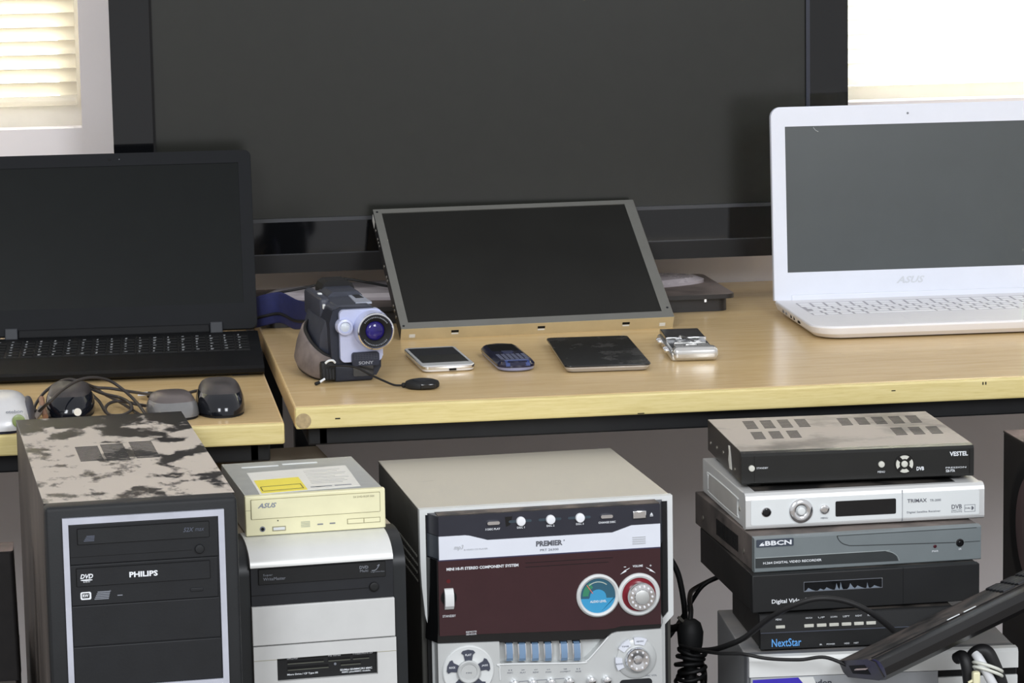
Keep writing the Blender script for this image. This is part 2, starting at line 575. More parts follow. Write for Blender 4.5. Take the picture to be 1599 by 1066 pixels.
def slots(bm, u0, u1, v0, v1, z, n, skew=0.0, th=0.35, frac=0.5):
    """a bank of thin slots lying on a top face, running along x"""
    p = (v1 - v0) / n
    for k in range(n):
        y = v0 + k * p
        s = skew * (k / max(n - 1, 1))
        box(bm, u0 + s, u1 + s, y, y + p * frac, z - 0.2, z + th)

def optical_drive(parent, u0, u1, w0, w1, y, mat, tray, btn=None, eject=None, traymat=None):
    d = part('optical_drive', mat, parent, box, u0, u1, y - 1.5, y + 4, w0, w1, 0.6)
    traymat = traymat or mat
    part('tray_gap', HOLE, d, prism, rr(tray[0] - 0.7, tray[1] - 0.7, tray[2] + 0.7, tray[3] + 0.7, 0.8), y - 1.7, y)
    part('disc_tray', traymat, d, prism, rr(*tray, 0.8), y - 3.2, y)
    if btn: part('eject_button', traymat, d, knob, btn[0], btn[1], y - 1.4, btn[2], 3.2)
    if eject: part('eject_button', traymat, d, box, eject[0], eject[2], y - 2.8, y, eject[1], eject[3], 0.5)
    return d

pc = thing('computer_tower', 'black computer tower with dust-smeared top and silver-framed front', 'computer', (-0.0443, 2.8738, 0.3266), 4.09)
part('case_cover', PCSIDE, pc, box, 0.5, 185.8, 22, 496.6, 0, 418.6, 1.5)
part('top_panel', PCDUST, pc, box, 0.3, 186, 20, 496.8, 418.4, 420, 0.6)
part('front_bezel', PCB, pc, box, 0, 186.3, 0, 26, 0, 419.7, 5, 3)
for (a, b, c, d_) in ((52, 76, 226, 312), (79, 103, 222, 318), (110, 134, 226, 324)):
    part('top_vent', VENTD, pc, slots, a, b, c, d_, 420, 12)
bm = bmesh.new()
ring(bm, rect(16.2, 233.8, 172.4, 408.3), rect(21.8, 239.4, 166.5, 402), -3.5, 1)
finish('silver_trim', bm, TRIM, pc)
part('bay_panel', PCI, pc, box, 21.8, 166.5, -0.8, 1, 239.4, 402)
d = optical_drive(pc, 22.2, 166, 362.2, 401.4, -1, PCI, (30.4, 382.2, 157, 397.2), btn=(147.4, 370.6, 4.4), traymat=PCB)
part('seam', HOLE, d, box, 22.4, 140, -2.6, -2, 369.4, 369.9)
txt(d, '52X', 132, 388.2, 142.5, 392.6, -4.3, DIMP, shear=0.3, bold=0.02)
txt(d, 'max', 143.5, 388.4, 152.5, 391.4, -4.3, DIMP, shear=0.3)
part('disc_logo', DIMP, d, [(box, (36 + k * 0.9, 46 + k * 0.2, -4.4, -4, 385 + k * 1.5, 386 + k * 1.5)) for k in range(4)])
d = optical_drive(pc, 22.2, 164.4, 321.7, 361.4, -1, PCI, (28, 341, 156.6, 358.2), eject=(137.3, 328.6, 149.5, 331.8), traymat=PCI)
txt(d, 'DVD', 31.2, 348.4, 43.6, 353, -4.3, WHITE, shear=0.25, bold=0.03)
part('disc_logo', WHITE, d, prism, circle(37.2, 347, 5.8, 24, 0.7), -4.5, -4)
txt(d, 'R/RW', 34.2, 344.6, 40.6, 345.9, -4.3, WHITE)
txt(d, 'PHILIPS', 78.5, 346.9, 106, 352.4, -4.3, WHITE, bold=0.035)
bm = bmesh.new()
ring(bm, rr(30.9, 327.4, 41.2, 335, 1.6), rr(32.2, 328.8, 39.6, 333.8, 1), -3.2, -2.2)
finish('format_logo', bm, WHITE, d)
txt(d, 'RW', 33, 329.8, 38.8, 332.8, -2.5, WHITE, bold=0.03)
part('disc_logo', GREYP, d, [(box, (44.2 + k * 0.8, 58 + k * 0.4, -3.2, -2.2, 326.8 + k * 1.7, 327.9 + k * 1.7)) for k in range(5)])
txt(d, '+', 58.6, 333.6, 60.6, 335.4, -2.5, GREYP)
part('activity_light', GREYP, d, box, 66.4, 71.4, -3, -2.3, 329.2, 330.1)
part('bay_cover', PCI, pc, box, 22.2, 166, -2, 0, 281, 321, 0.8)
part('bay_cover', PCI, pc, box, 22.2, 166, -2, 0, 239.8, 280.2, 0.8)

C2DUST = dusty('dusty_black_tower_shell', (34, 36, 38), (178, 166, 146), 0.5, 14, 0.1, 0.42, side=0.08)
C2SIL = M('pearl_silver_panel', (214, 215, 212), 0.34, metal=0.15, var=0.03)
C2GREY = M('light_grey_panel', (204, 205, 203), 0.45, var=0.03)
C2BLK = M('satin_black_shell', (28, 31, 33), 0.4, var=0.12)
c2 = thing('computer_tower', 'silver-fronted computer tower with a rounded brow under the loose cream drive', 'computer', (0.163, 3.035, 0.3266), 5)
part('case_cover', C2DUST, c2, box, -18, 160, 60, 545, 0, 334.2, 2)
def brow(y0, yr, z1, z0, n=10):
    return [(y0 + yr * (1 - math.sin(math.pi / 2 * k / n)), z0 + (z1 - z0) * math.cos(math.pi / 2 * k / n)) for k in range(n + 1)]
part('front_bezel', C2BLK, c2, prismx, [(75, 0), (75, 334.3), (62, 334.6)] + brow(6, 50, 334.6, 303) + [(6, 0)], -18.5, 160.3)
part('brow_panel', C2SIL, c2, prismx, [(70, 313), (70, 335.9), (58, 336.2)] + brow(0, 52, 336.2, 313.4) + [(0, 313)], -3.4, 146.2)
d = optical_drive(c2, -3, 146.6, 272.3, 312.8, 4.5, DARK, (5.4, 295, 137.8, 310.6), btn=(125.7, 284.4, 5), traymat=BLACKM)
part('seam', HOLE, d, box, -2.8, 120, 2.6, 3.4, 283.2, 283.7)
txt(d, 'Super', 9.8, 303.2, 19.8, 306, 1.2, GREYP)
txt(d, 'WriteMaster', 9.8, 299, 33, 302.2, 1.2, GREYP)
txt(d, 'DVD', 110.8, 304.4, 120, 307.6, 1.2, GREYP, bold=0.02)
txt(d, 'Multi', 111.2, 301, 119.8, 303.6, 1.2, GREYP)
part('lightning_logo', GREYP, d, tube, [(123.5, 1.1, 301.8), (128, 1.1, 302.6), (131.6, 1.1, 307.6), (129.4, 1.1, 306.4)], 0.5, 6)
txt(d, 'LightScribe', 122.6, 299.6, 137, 301.2, 1.2, GREYP)
part('bay_cover', C2GREY, c2, box, -3, 147, 0.5, 12, 230.6, 271.8, 1)
bm = bmesh.new()
ring(bm, rect(-2.6, 0, 147.4, 229.6), rect(21.6, 191.6, 127.2, 215.6), 0, 12)
finish('lower_panel', bm, C2GREY, c2)
part('panel_seam', CREAMD, c2, [(box, (-2.4, 21.6, -0.2, 0.4, 214.7, 215.2))])
part('panel_seam', CREAMD, c2, [(box, (127.2, 147.2, -0.2, 0.4, 214.9, 215.4))])
cr = part('card_reader', BLACKM, c2, box, 21.6, 127.2, 5, 12, 191.6, 215.6)
for (a, b, z, h) in ((33, 71, 208.6, 2.2), (76, 99, 208.6, 2.4), (102, 119, 208.6, 2.2), (33, 76, 202, 3), (89, 110, 203.2, 2.2)):
    part('card_slot', HOLE, cr, box, a, b, 4.4, 5.6, z, z + h)
    part('slot_lip', M('slot_lip_grey', (92, 94, 84), 0.5), cr, box, a, b, 4.2, 5.2, z - 0.9, z)
part('activity_light', GREYP, cr, knob, 83, 204.6, 5, 1.4, 1)
for s, a, z0, b, z1 in (('SMC/XD', 32.5, 213, 44, 214.8), ('MS Series', 76, 213, 89, 214.8), ('T-Flash/Micro SD', 101.5, 213, 123, 214.8), ('Micro Drive / CF Type I/II', 32.5, 195.4, 64.5, 197.8), ('SD/Mini SD/MMC/RS MMC', 88, 196.6, 122, 198.6), ('MMC plus/MMC mobile', 90, 193.8, 120, 195.8)):
    txt(cr, s, a, z0, b, z1, 4.8, WHITE, bold=0.02)

DRVTOP = M('zinc_drive_housing', (196, 199, 196), 0.38, metal=0.5, var=0.06, scale=60)
YEL = M('yellow_warning_print', (238, 222, 84), 0.5, var=0.03)
STICK = M('white_sticker', (224, 223, 216), 0.5, var=0.02)
dr = thing('disc_drive', 'cream bare disc drive lying on top of the silver-fronted tower', 'drive', (0.1593, 3.0813, 0.6632), 4.98)
part('housing', DRVTOP, dr, box, 1, 146.6, 8, 190, 0.2, 41.6, 0.6)
for (a, b, v) in ((19, 60, 160), (65, 104, 165)):
    part('pressed_slot', SILVERL, dr, box, a, b, v, v + 5, 41.4, 42.2, 0.4)
part('front_bezel', CREAM, dr, box, -0.4, 147.8, 0, 9, 0, 42.3, 1.2)
part('tray_gap', CREAMD, dr, prism, rr(5, 17.6, 142.4, 39, 1), -0.15, 0.4)
part('disc_tray', CREAM, dr, prism, rr(5.8, 18.3, 141.6, 38.3, 0.8), -1.6, 0.5)
part('bezel_seam', CREAMD, dr, [(box, (-0.5, 5, -0.2, 0.2, 27.2, 27.6))])
part('audio_jack', GREYP, dr, lathe, [(2.9, 0), (2.9, -0.5), (2.2, -0.6)], (17, 0, 7), 'y', 20)
part('jack_hole', HOLE, dr, lathe, [(1.7, 0), (1.7, -0.9)], (17, 0, 7), 'y', 16)
part('volume_window', CREAMD, dr, box, 27.2, 41.6, -0.3, 0.3, 4, 9)
part('volume_wheel', SILVERL, dr, box, 28.2, 40.6, -0.9, 0.3, 5, 8, 0.3)
part('pinhole', HOLE, dr, lathe, [(0.7, 0), (0.7, -0.3)], (33.4, 0, 15), 'y', 10)
part('disc_logo', M('faded_logo_grey', (182, 184, 158), 0.5), dr, [(box, (57.6, 67.2, -0.35, 0.2, 6.2 + k * 1.7, 7.3 + k * 1.7)) for k in range(4)])
part('activity_light', GREYP, dr, box, 75, 81, -0.5, 0.3, 7.6, 8.9, 0.2)
part('activity_light', GREYP, dr, box, 88, 94, -0.5, 0.3, 7.8, 9.1, 0.2)
part('button_gap', CREAMD, dr, box, 106.6, 142, -0.3, 0.3, 6.4, 12)
part('play_button', CREAM, dr, box, 107.2, 124, -1.4, 0.3, 7, 11.4, 0.4)
part('eject_button', CREAM, dr, box, 124.6, 141.4, -1.4, 0.3, 7, 11.4, 0.4)
txt(dr, 'ASUS', 12.4, 29.6, 32.2, 34.8, -1.7, M('blue_grey_print', (132, 138, 150), 0.5), shear=0.35, bold=0.03, name='logo')
txt(dr, '5X DVD-ROM 50X', 113.5, 34.2, 136, 36.2, -1.7, CREAMD)
st = part('warning_label', STICK, dr, prismz, [(17, 12), (126, 23), (130.6, 140), (20.5, 130)], 41.5, 41.9, label='white sticker with a yellow laser warning block')
part('warning_block', YEL, st, prismz, [(19.6, 14.5), (69, 19.5), (70.4, 90), (21.6, 85)], 41.8, 42.05)
bm = bmesh.new()
for (a, b) in (((22.4, 24), (66, 28)), ((23.2, 47), (66.4, 51.4))):
    tube(bm, [(a[0], a[1], 42.1), (b[0], b[1], 42.1)], 0.55, 6)
for (a, b) in (((22.4, 24), (23.2, 47)), ((66, 28), (66.4, 51.4))):
    tube(bm, [(a[0], a[1], 42.1), (b[0], b[1], 42.1)], 0.55, 6)
finish('warning_border', bm, M('dark_label_print', (120, 112, 50), 0.6), st)
part('small_print', M('faint_grey_print', (176, 176, 172), 0.6), st, [(box, (76 + 0.04 * y, 76 + 0.04 * y + w, y, y + 2.2, 41.8, 42.0)) for y, w in ((50, 34), (58, 40), (66, 38), (76, 44), (84, 30), (94, 42), (102, 44), (112, 36), (120, 40))])
part('small_print', GREYP, st, [(box, (a, a + w, 26 + a * 0.05, 30 + a * 0.05, 41.8, 42.0)) for a, w in ((74, 12), (89, 8), (100, 18), (80, 9))])

# ---------------------------------------------------------------- mini stereo
STDUST = dusty('dusty_stereo_cover', (60, 58, 56), (188, 183, 170), 0.45, 8, 0.1, 0.32, (0.7, 2.2, 1), side=0.0)
STSIDE = M('dark_stereo_side', (70, 70, 66), 0.5, var=0.12)
NAVY = M('dark_blue_grey_fascia', (44, 45, 54), 0.35, var=0.05)
FWHITE = M('bright_silver_band', (218, 222, 231), 0.4, var=0.02)
WINE = M('wine_tinted_panel', (54, 28, 33), 0.1, var=0.06)
FSILV = M('stereo_silver_fascia', (198, 201, 200), 0.34, metal=0.2, var=0.03)
BLUEG = M('blue_translucent_button', (112, 140, 170), 0.2, var=0.1, coat=0.5)
sto = thing('stereo_system', 'mini hi-fi stereo with wine-red panel between the silver-fronted tower and the receiver stack', 'stereo', (0.3464, 3.1378, 0.3266), 3.0)
part('case_cover', STSIDE, sto, box, 0.4, 277, 2, 283, 0, 343, 2)
part('top_cover', STDUST, sto, box, 0, 277.4, -2, 284, 342.2, 345.2, 1.2)
bm = bmesh.new()
for r_ in range(4):
    for k in range(14):
        box(bm, -0.25, 0.6, 16 + k * 9 + (r_ % 2) * 3, 21 + k * 9 + (r_ % 2) * 3, 262 + r_ * 9, 264.2 + r_ * 9)
finish('side_vent', bm, M('vent_grey', (150, 150, 142), 0.5), sto)
bm = bmesh.new()
ring(bm, [(-0.4, 346), (-0.4, 286), (0.6, 262), (3.6, 230), (10, 205), (10, 0), (268, 0), (268, 203), (277.8, 213), (277.8, 346)],
     [(5.8, 340), (5.8, 288), (6.4, 262), (9, 230), (13.4, 207), (13.4, 0.6), (262, 0.6), (262, 206), (272, 217), (272, 340)], -7, 3)
finish('front_frame', bm, SILVERL, sto)
part('fascia_block', BLACKM, sto, prism, [(6, 0.6), (271.6, 0.6), (271.6, 339), (6, 339)], -5, 8)
# fascia: chamfered plinth behind each band, then the bands
def band(name, mat, pts, y, parent=sto, back=-4.0, grow=9):
    n = len(pts)
    cx = 137
    bm = bmesh.new()
    a = [bm.verts.new((u, y, w)) for u, w in pts]
    b = [bm.verts.new((u + (-grow if u < 60 else grow if u > 215 else 0), back, w)) for u, w in pts]
    bm.faces.new(a); bm.faces.new(b[::-1])
    for i in range(n):
        j = (i + 1) % n
        bm.faces.new((a[i], b[i], b[j], a[j]))
    return finish(name, bm, mat, parent)
top_band = band('disc_control_band', NAVY, [(16, 321), (44, 321), (49, 320.4), (69, 314.5), (205, 314.5), (226, 321), (258, 321), (258, 342), (16, 342)], -30)
band('logo_band', FWHITE, [(16, 295), (258, 295), (258, 320.6), (226.5, 320.6), (205.2, 314), (68.8, 314), (48.8, 320), (44, 320.6), (16, 320.6)], -30.6, back=-26, grow=0)
band('band_side', M('slate_chamfer', (62, 68, 76), 0.4), [(16, 295.2), (257.8, 295.2), (257.8, 320.2), (16, 320.2)], -27)
part('dust_ledge', dusty('dusty_dark_ledge', (40, 38, 38), (110, 100, 92), 0.5, 40, 0.4, 0.6), sto, box, 16, 258, -27, -2, 341.6, 342.8)
band('panel_border', GLOSS, [(12.5, 204.6), (4.6 + 9, 222), (13.6, 294.8), (258, 294.8), (258, 205.2), (209, 204.6), (200, 199.8), (193.6, 197), (128, 198.6), (60, 201.6)], -28.5)
wine = part('wine_panel', WINE, sto, prism, [(14.6, 212.6), (60, 212), (196, 208), (206, 208.8), (213, 210.4), (257.6, 210), (257.6, 294), (14.6, 294)], -31.2, -27)
part('panel_gap', M('violet_gap', (52, 50, 78), 0.4), sto, box, 15, 258, -31, -26, 294, 295.2)
# disc controls
W3 = M('lit_white_button', (232, 234, 238), 0.25, var=0.02)
part('disc_button', CHROME, top_band, prism, rr(68.4, 330.6, 81.8, 334.2, 1.7), -33, -29.8)
part('disc_button', CHROME, top_band, prism, rr(192.2, 330.4, 205.4, 334, 1.7), -33, -29.8)
for u in (105, 137.4, 169.6):
    part('disc_button', W3, top_band, knob, u, 332.4, -29.8, 5, 4.5)
    part('disc_light', M('teal_dim_light', (54, 68, 78), 0.3), top_band, prism, rr(u - 13, 331, u + 12, 333.8, 1.4), -30.3, -29.8)
part('button_lens', GLOSS, top_band, prism, [(88, 338), (96, 338), (93.5, 329), (89, 327)], -30.25, -29.9)
part('eject_button', CHROME, top_band, box, 227.6, 242.4, -33, -29.8, 327.6, 336.4, 1)
part('eject_symbol', WHITE, top_band, [(prism, ([(246.8, 330.6), (250.4, 330.6), (248.6, 333.4)], -30.3, -29.9)), (box, (246.8, 250.4, -30.3, -29.9, 329.2, 329.9))])
for s, a, b in (('3 DISC PLAY', 66.5, 82.6), ('DISC 1', 101, 109.2), ('DISC 2', 133.2, 141.6), ('DISC 3', 165.4, 173.8), ('CHANGE DISC', 190, 208.8)):
    txt(top_band, s, a, 324.4, b, 326.6, -30.1, WHITE, bold=0.02)
# logo band lettering
LOGO = M('charcoal_print', (92, 94, 102), 0.4, var=0.02)
FAINT = M('faint_silver_print', (184, 187, 192), 0.5, var=0.02)
txt(sto, 'PREMIER', 121.2, 303.8, 150, 309.6, -30.8, LOGO, bold=0.04, name='logo')
txt(sto, 'o', 151, 308, 152.6, 309.6, -30.8, LOGO, name='logo')
txt(sto, 'PRT 26300', 125.6, 298.4, 145.6, 300.8, -30.8, GREYP)
part('format_logo', FAINT, sto, [(box, (227, 241.6, -31, -30.4, 299.6 + k * 2.3, 301 + k * 2.3)) for k in range(4)])
txt(sto, 'mp3', 32, 304.4, 42.4, 310.6, -30.8, FAINT, shear=0.3, bold=0.02)
txt(sto, '& VIDEO CD PLAYER', 42.8, 304.2, 68.6, 305.8, -30.8, FAINT)
# wine panel
txt(wine, 'MINI HI-FI STEREO COMPONENT SYSTEM', 23.4, 283.4, 101.4, 286.6, -31.4, WHITE, bold=0.03)
part('slot_line', HOLE, wine, [(box, (109, 205, -31.4, -31, 286.4, 286.9))])
part('slot_line', HOLE, wine, [(box, (109, 200, -31.4, -31, 281.8, 282.3))])
swp = part('standby_switch', SILVERL, wine, prismx, [(-30, 241), (-34, 242), (-37.5, 246), (-38.5, 253), (-37.5, 259), (-34, 263.6), (-30, 264.6)], 20.4, 30)
part('switch_socket', HOLE, wine, prism, circle(25.2, 254, 8.6), -31.5, -31)
part('switch_lamp', M('dark_red_lamp', (86, 14, 20), 0.2), wine, prism, circle(25.2, 272, 2.2), -31.8, -31)
txt(wine, 'STANDBY', 18.2, 232.8, 32.4, 235.4, -31.4, WHITE)
txt(wine, 'REMOTE', 43.2, 214.4, 54.6, 216.2, -31.4, WHITE)
txt(wine, 'SENSOR', 43.2, 211.8, 54.6, 213.6, -31.4, WHITE)
def bezel_ring(bm, c, r0, r1, y, h):
    lathe(bm, [(r0, 0), (r0, -h * 0.5), (r0 - 1.2, -h * 0.85), ((r0 + r1) / 2, -h), (r1, -h * 0.6), (r1 - 0.6, 0)], (c[0], y, c[1]), 'y', 56)
g = part('level_gauge', SILVERL, wine, bezel_ring, (187.8, 246.2), 23.6, 19.3, -31, 5)
gf = part('gauge_face', M('gauge_teal', (46, 92, 112), 0.2, var=0.04), g, prism, circle(187.8, 246.2, 19.2, 48), -32.6, -31)
part('gauge_scale', M('gauge_bright_blue', (58, 150, 196), 0.25, var=0.03), g, prism, [(187.8 + 19 * math.cos(R(a)), 246.2 + 19 * math.sin(R(a))) for a in range(188, 361, 8)] + [(206.7, 243)] + [(197, 243.2)] + [(187.8 + 9 * math.cos(R(a)), 245 + 8 * math.sin(R(a))) for a in range(0, 181, 20)] + [(178, 243.2)], -32.9, -32.4)
part('gauge_scale', M('gauge_green', (52, 128, 96), 0.3), g, prism, [(187.8 + r_ * math.cos(R(a)), 246.2 + r_ * math.sin(R(a))) for r_, seq in ((17, range(120, 181, 10)), (10.5, range(180, 119, -10))) for a in seq], -32.8, -32.4)
part('gauge_scale', M('gauge_arc_pale', (176, 190, 180), 0.4), g, prism, [(187.8 + r_ * math.cos(R(a)), 246.2 + r_ * math.sin(R(a))) for r_, seq in ((15.6, range(50, 131, 8)), (14.6, range(130, 49, -8))) for a in seq], -32.95, -32.5)
part('gauge_needle', M('salmon_needle', (220, 120, 110), 0.4), g, tube, [(182, -33.2, 249), (175.4, -33.2, 258.6)], 0.5, 6)
txt(g, 'AUDIO LEVEL', 179, 238.6, 197, 241.2, -33.0, WHITE, bold=0.02)
v = part('volume_ring', SILVERL, wine, bezel_ring, (233, 244.6), 23.4, 18.8, -31, 5)
part('volume_well', M('deep_red_well', (120, 16, 34), 0.2), v, prism, circle(233, 244.6, 18.9, 48), -32.2, -31)
vk = part('volume_knob', CHROME, v, lathe, [(15, 0), (15, -9), (14.2, -11), (8.4, -11.6), (8, -12.4), (0.5, -12.6)], (234, -32, 244), 'y', 48)
part('knob_cap', M('satin_cap', (196, 198, 196), 0.4, metal=0.4), vk, lathe, [(8, 0), (7.8, -1.4), (7, -1.8)], (234, -44, 244), 'y', 36)
bm = bmesh.new()
for k in range(14):
    a = 2 * math.pi * k / 14
    knob(bm, 234 + 11.4 * math.cos(a), 244 + 11.4 * math.sin(a), -43, 1.2, 1.6, 10)
finish('knob_studs', bm, W3, vk)
txt(wine, 'VOLUME', 226.8, 274.6, 238, 277, -31.4, WHITE, bold=0.02)
part('volume_arrow', WHITE, wine, prism, [(213, 267.6), (217.6, 271.6), (223.4, 274.2), (223.2, 273.6), (219, 271.4), (220, 270.6)], -31.6, -31.1)
part('volume_arrow', WHITE, wine, prism, [(252, 266.8), (247.4, 271), (241.6, 273.8), (241.8, 273.2), (246, 270.8), (245, 270)], -31.6, -31.1)
txt(wine, '-', 217, 275.2, 219.4, 275.9, -31.4, WHITE)
txt(wine, '+', 245.4, 274.2, 247.8, 276.6, -31.4, WHITE)
# lower fascia
low = part('lower_fascia', FSILV, sto, prism, [(12.4, 0.6), (258.4, 0.6), (258.4, 204.4), (209, 204), (203, 202.6), (199, 199.6), (180, 179.5), (174, 175), (167, 173.2), (82, 177.4), (79.4, 179), (79.2, 202), (12.4, 204)], -30.6, -4)
part('recess_panel', FSILV, sto, prism, [(78, 172), (190, 172), (206, 199), (193.6, 198.6), (128, 200), (78, 203)], -18, -4)
bm = bmesh.new()
tube(bm, [(79.4, -31, 160), (79.4, -31, 174), (84, -31, 177), (166, -31, 172.8), (174, -31, 174.6), (180, -31, 179.2), (199, -31, 199.4)], 0.9, 8, 10)
finish('recess_rim', bm, SILVERL, sto)
for k, u in enumerate((90.8, 104.8, 119, 133.2, 150.8, 165)):
    zb = 178.6 - k * 0.9
    b = part('function_button', BLUEG, sto, prismx, [(-18, zb), (-27, zb + 0.6), (-29.4, zb + 4), (-29.6, zb + 11), (-27.6, zb + 19), (-22, zb + 21.5), (-18, zb + 21.5)], u - 3.4, u + 3.4)
    part('button_sleeve', CHROME, b, prismx, [(-18, zb - 0.4), (-25, zb - 0.4), (-28, zb + 4), (-28, zb + 11), (-26, zb + 19.4), (-21, zb + 22), (-18, zb + 22)], u - 4.4, u + 4.4)
for (s1, s2, u) in (('REC', 'II', 90.6), ('PLAY', '>', 104.6), ('REW', '<<', 118.6), ('FWD', '>>', 132.6), ('STOP/EJECT', 'TAPE', 151), ('PAUSE', 'II', 165.4)):
    z0 = 169.4 - (u - 90) * 0.05
    h = 5.6 if len(s1) > 5 else 3
    txt(low, s1, u - h, z0 - 3, u + h, z0 - 1.4, -30.7, GREYP)
    txt(low, s2, u - 1.8, z0, u + 1.8, z0 + 1.4, -30.7, GREYP)
for k, u in enumerate((94.4, 114.4, 134.6, 154.8, 179, 196)):
    part('tuner_button', CHROME, low, lathe, [(5, 0), (5, -5), (4, -8), (1.6, -9)], (u, -30.4, 155.4 - (u - 94) * 0.03), 'y', 24)
part('button_groove', GREYP, low, box, 100, 150, -31, -30.4, 156.6, 157.2)
eq = part('equalizer_dial', SILVERL, low, lathe, [(28, 0), (28, -1.5), (26.8, -2.6), (25.6, -2.4), (15, -2.2)], (44.6, -30.4, 172.4), 'y', 64)
for s, a in (('FLAT', 90), ('ROCK', 162), ('JAZZ', 18), ('POP', 234), ('CLASSIC', 306)):
    ca, sa = math.cos(R(a)), math.sin(R(a))
    pts = []
    for (rr_, da) in ((13, -17), (19, -15), (22, -20), (23.6, -14), (24, 0), (23.6, 14), (22, 20), (19, 15), (13, 17)):
        pts.append((44.6 + rr_ * math.cos(R(a + da)), 172.4 + rr_ * math.sin(R(a + da))))
    pb = part('preset_button', M('slate_blue_button', (66, 70, 84), 0.4), eq, prism, pts, -34.4, -32.4)
    if s in ('FLAT', 'ROCK', 'JAZZ'):
        tu, tw = 44.6 + 18.6 * ca, 172.4 + 18.6 * sa
        txt(pb, s, tu - 3.4, tw - 1.1, tu + 3.4, tw + 1.1, -34.6, WHITE, bold=0.02)
part('dial_knob', FSILV, eq, lathe, [(12.6, 0), (12.6, -4), (11.4, -5), (9, -4.6), (8.4, -3.8), (0.5, -3.8)], (44.6, -32.4, 172.4), 'y', 48)
txt(eq, 'P.EQ', 41.6, 170.8, 47.6, 172.6, -36.4, GREYP)
jog = part('jog_plate', FSILV, low, lathe, [(22, 0), (22, -1.6), (21, -2.4), (12, -2.4)], (229.8, -30.4, 173.6), 'y', 64)
for a0, a1, s in ((62, 98, 'MEMORY'), (112, 150, 'TIME'), (172, 210, 'BAND')):
    pts = [(229.8 + r_ * math.cos(R(a)), 173.6 + r_ * math.sin(R(a))) for r_, seq in ((24, range(a0, a1 + 1, 6)), (16.4, range(a1, a0 - 1, -6))) for a in seq]
    kb_ = part('arc_key', FWHITE, jog, prism, pts, -35, -32)
    am = R((a0 + a1) / 2)
    tu, tw = 229.8 + 20 * math.cos(am), 173.6 + 20 * math.sin(am)
    txt(kb_, s, tu - 4, tw - 0.8, tu + 4, tw + 0.8, -35.2, GREYP)
jk = part('jog_dial', CHROME, jog, lathe, [(13.4, 0), (13.4, -6), (12, -8), (9.6, -8), (5, -7), (4, -9), (0.6, -9.4)], (229.8, -32.6, 173.6), 'y', 48)
bm = bmesh.new()
for k in range(9):
    a = 2 * math.pi * k / 9 + 0.3
    knob(bm, 229.8 + 9.6 * math.cos(a), 173.6 + 9.6 * math.sin(a), -40, 1.2, 1.4, 10)
finish('dial_studs', bm, W3, jk)
txt(low, 'MIC VOL', 240, 152.4, 252.6, 154.4, -30.7, GREYP)
part('jack_bar', DARK, low, prism, rr(211, 142, 247, 150.6, 4), -31.4, -30)

# ---------------------------------------------------------------- the stack of receivers and recorders
VEDUST = dusty('dusty_satin_black_cover', (44, 42, 40), (178, 170, 160), 0.3, 7, 0.3, 0.52, (1, 1, 1), side=0.04)
VEFRONT = M('black_receiver_front', (22, 23, 22), 0.3, var=0.12)
TRSIL = M('silver_receiver_shell', (206, 207, 206), 0.36, metal=0.2, var=0.03)
TRFACE = M('white_silver_face', (216, 220, 220), 0.38, var=0.02)
BBFRONT = M('green_grey_front', (112, 120, 122), 0.42, var=0.04)
BBDUST = dusty('dusty_grey_cover', (66, 62, 60), (122, 112, 106), 0.6, 16, 0.35, 0.62, side=0.65)
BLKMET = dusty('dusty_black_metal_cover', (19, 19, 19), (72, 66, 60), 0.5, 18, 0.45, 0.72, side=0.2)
DVRF = M('dark_recorder_front', (25, 26, 27), 0.5, var=0.14, scale=18)

def feet(parent, W, D, z0, z1, mat=RUBBER, inset=18, r=8):
    for u in (inset, W - inset):
        for v in (inset, D - inset):
            part('foot', mat, parent, lathe, [(r, z0), (r, z1)], (u, v, 0), 'z', 20)

def vent_bank(bm, u, v, w, d, z, n=6, skew=3.0):
    slots(bm, u, u + w, v, v + d, z, n, skew)

ve = thing('satellite_receiver', 'black satellite receiver with dusty metal lid, topmost of the receiver stack', 'receiver', (0.7052, 3.1659, 0.6756), -1.83)
feet(ve, 260, 208, -3.2, 1)
part('lid', VEDUST, ve, box, 0.6, 259.4, 9, 210, 0, 36.2, 0.8)
part('front_panel', VEFRONT, ve, prismx, [(0, 0.6), (-1, 2), (-1, 31.6), (1.4, 34.6), (10, 36), (10, 0.6)], 0, 260.2)
part('panel_edge', GLOSS, ve, [(box, (255, 255.8, -1.5, 0, 3, 31)), (box, (14.2, 14.7, -1.3, 0, 3, 32))])
for k in range(5):
    part('top_vent', VENTD, ve, vent_bank, 144 + k * 20.2, 140, 13, 48, 36.1)
for k in range(3):
    part('top_vent', VENTD, ve, vent_bank, 190 + k * 20.4, 68, 13, 48, 36.1)
for k in range(4):
    part('top_vent', VENTD, ve, vent_bank, 34 + k * 20.2, 140, 13, 52, 36.1, 7)
for k in range(3):
    part('top_vent', VENTD, ve, vent_bank, 30 + k * 20.4, 76, 13, 46, 36.1)
part('torn_sticker', STICK, ve, prismx, [(58, 6), (72, 5), (78, 14), (75, 24), (79, 30), (70, 31), (64, 20)], 0.2, 0.8)
for (y_, z_) in ((190, 12), (150, 14), (110, 16), (40, 10)):
    part('side_screw', STEEL, ve, lathe, [(2, 0.7), (2, -0.2), (1, -0.6)], (0, y_, z_), 'x', 14)
BTN = M('pale_button', (206, 206, 196), 0.35, var=0.02)
part('standby_button', BTN, ve, knob, 11.2, 18.8, -1, 3.4, 3)
txt(ve, 'STANDBY', 16.8, 17.6, 29.6, 19.6, -1.2, WHITE)
part('menu_button', BTN, ve, knob, 156, 17.6, -1, 3.5, 3)
txt(ve, 'MENU', 152, 8, 160, 10.2, -1.2, WHITE)
part('keypad_ring', GLOSS, ve, prism, circle(181.8, 17, 11.2, 40), -1.6, 0)
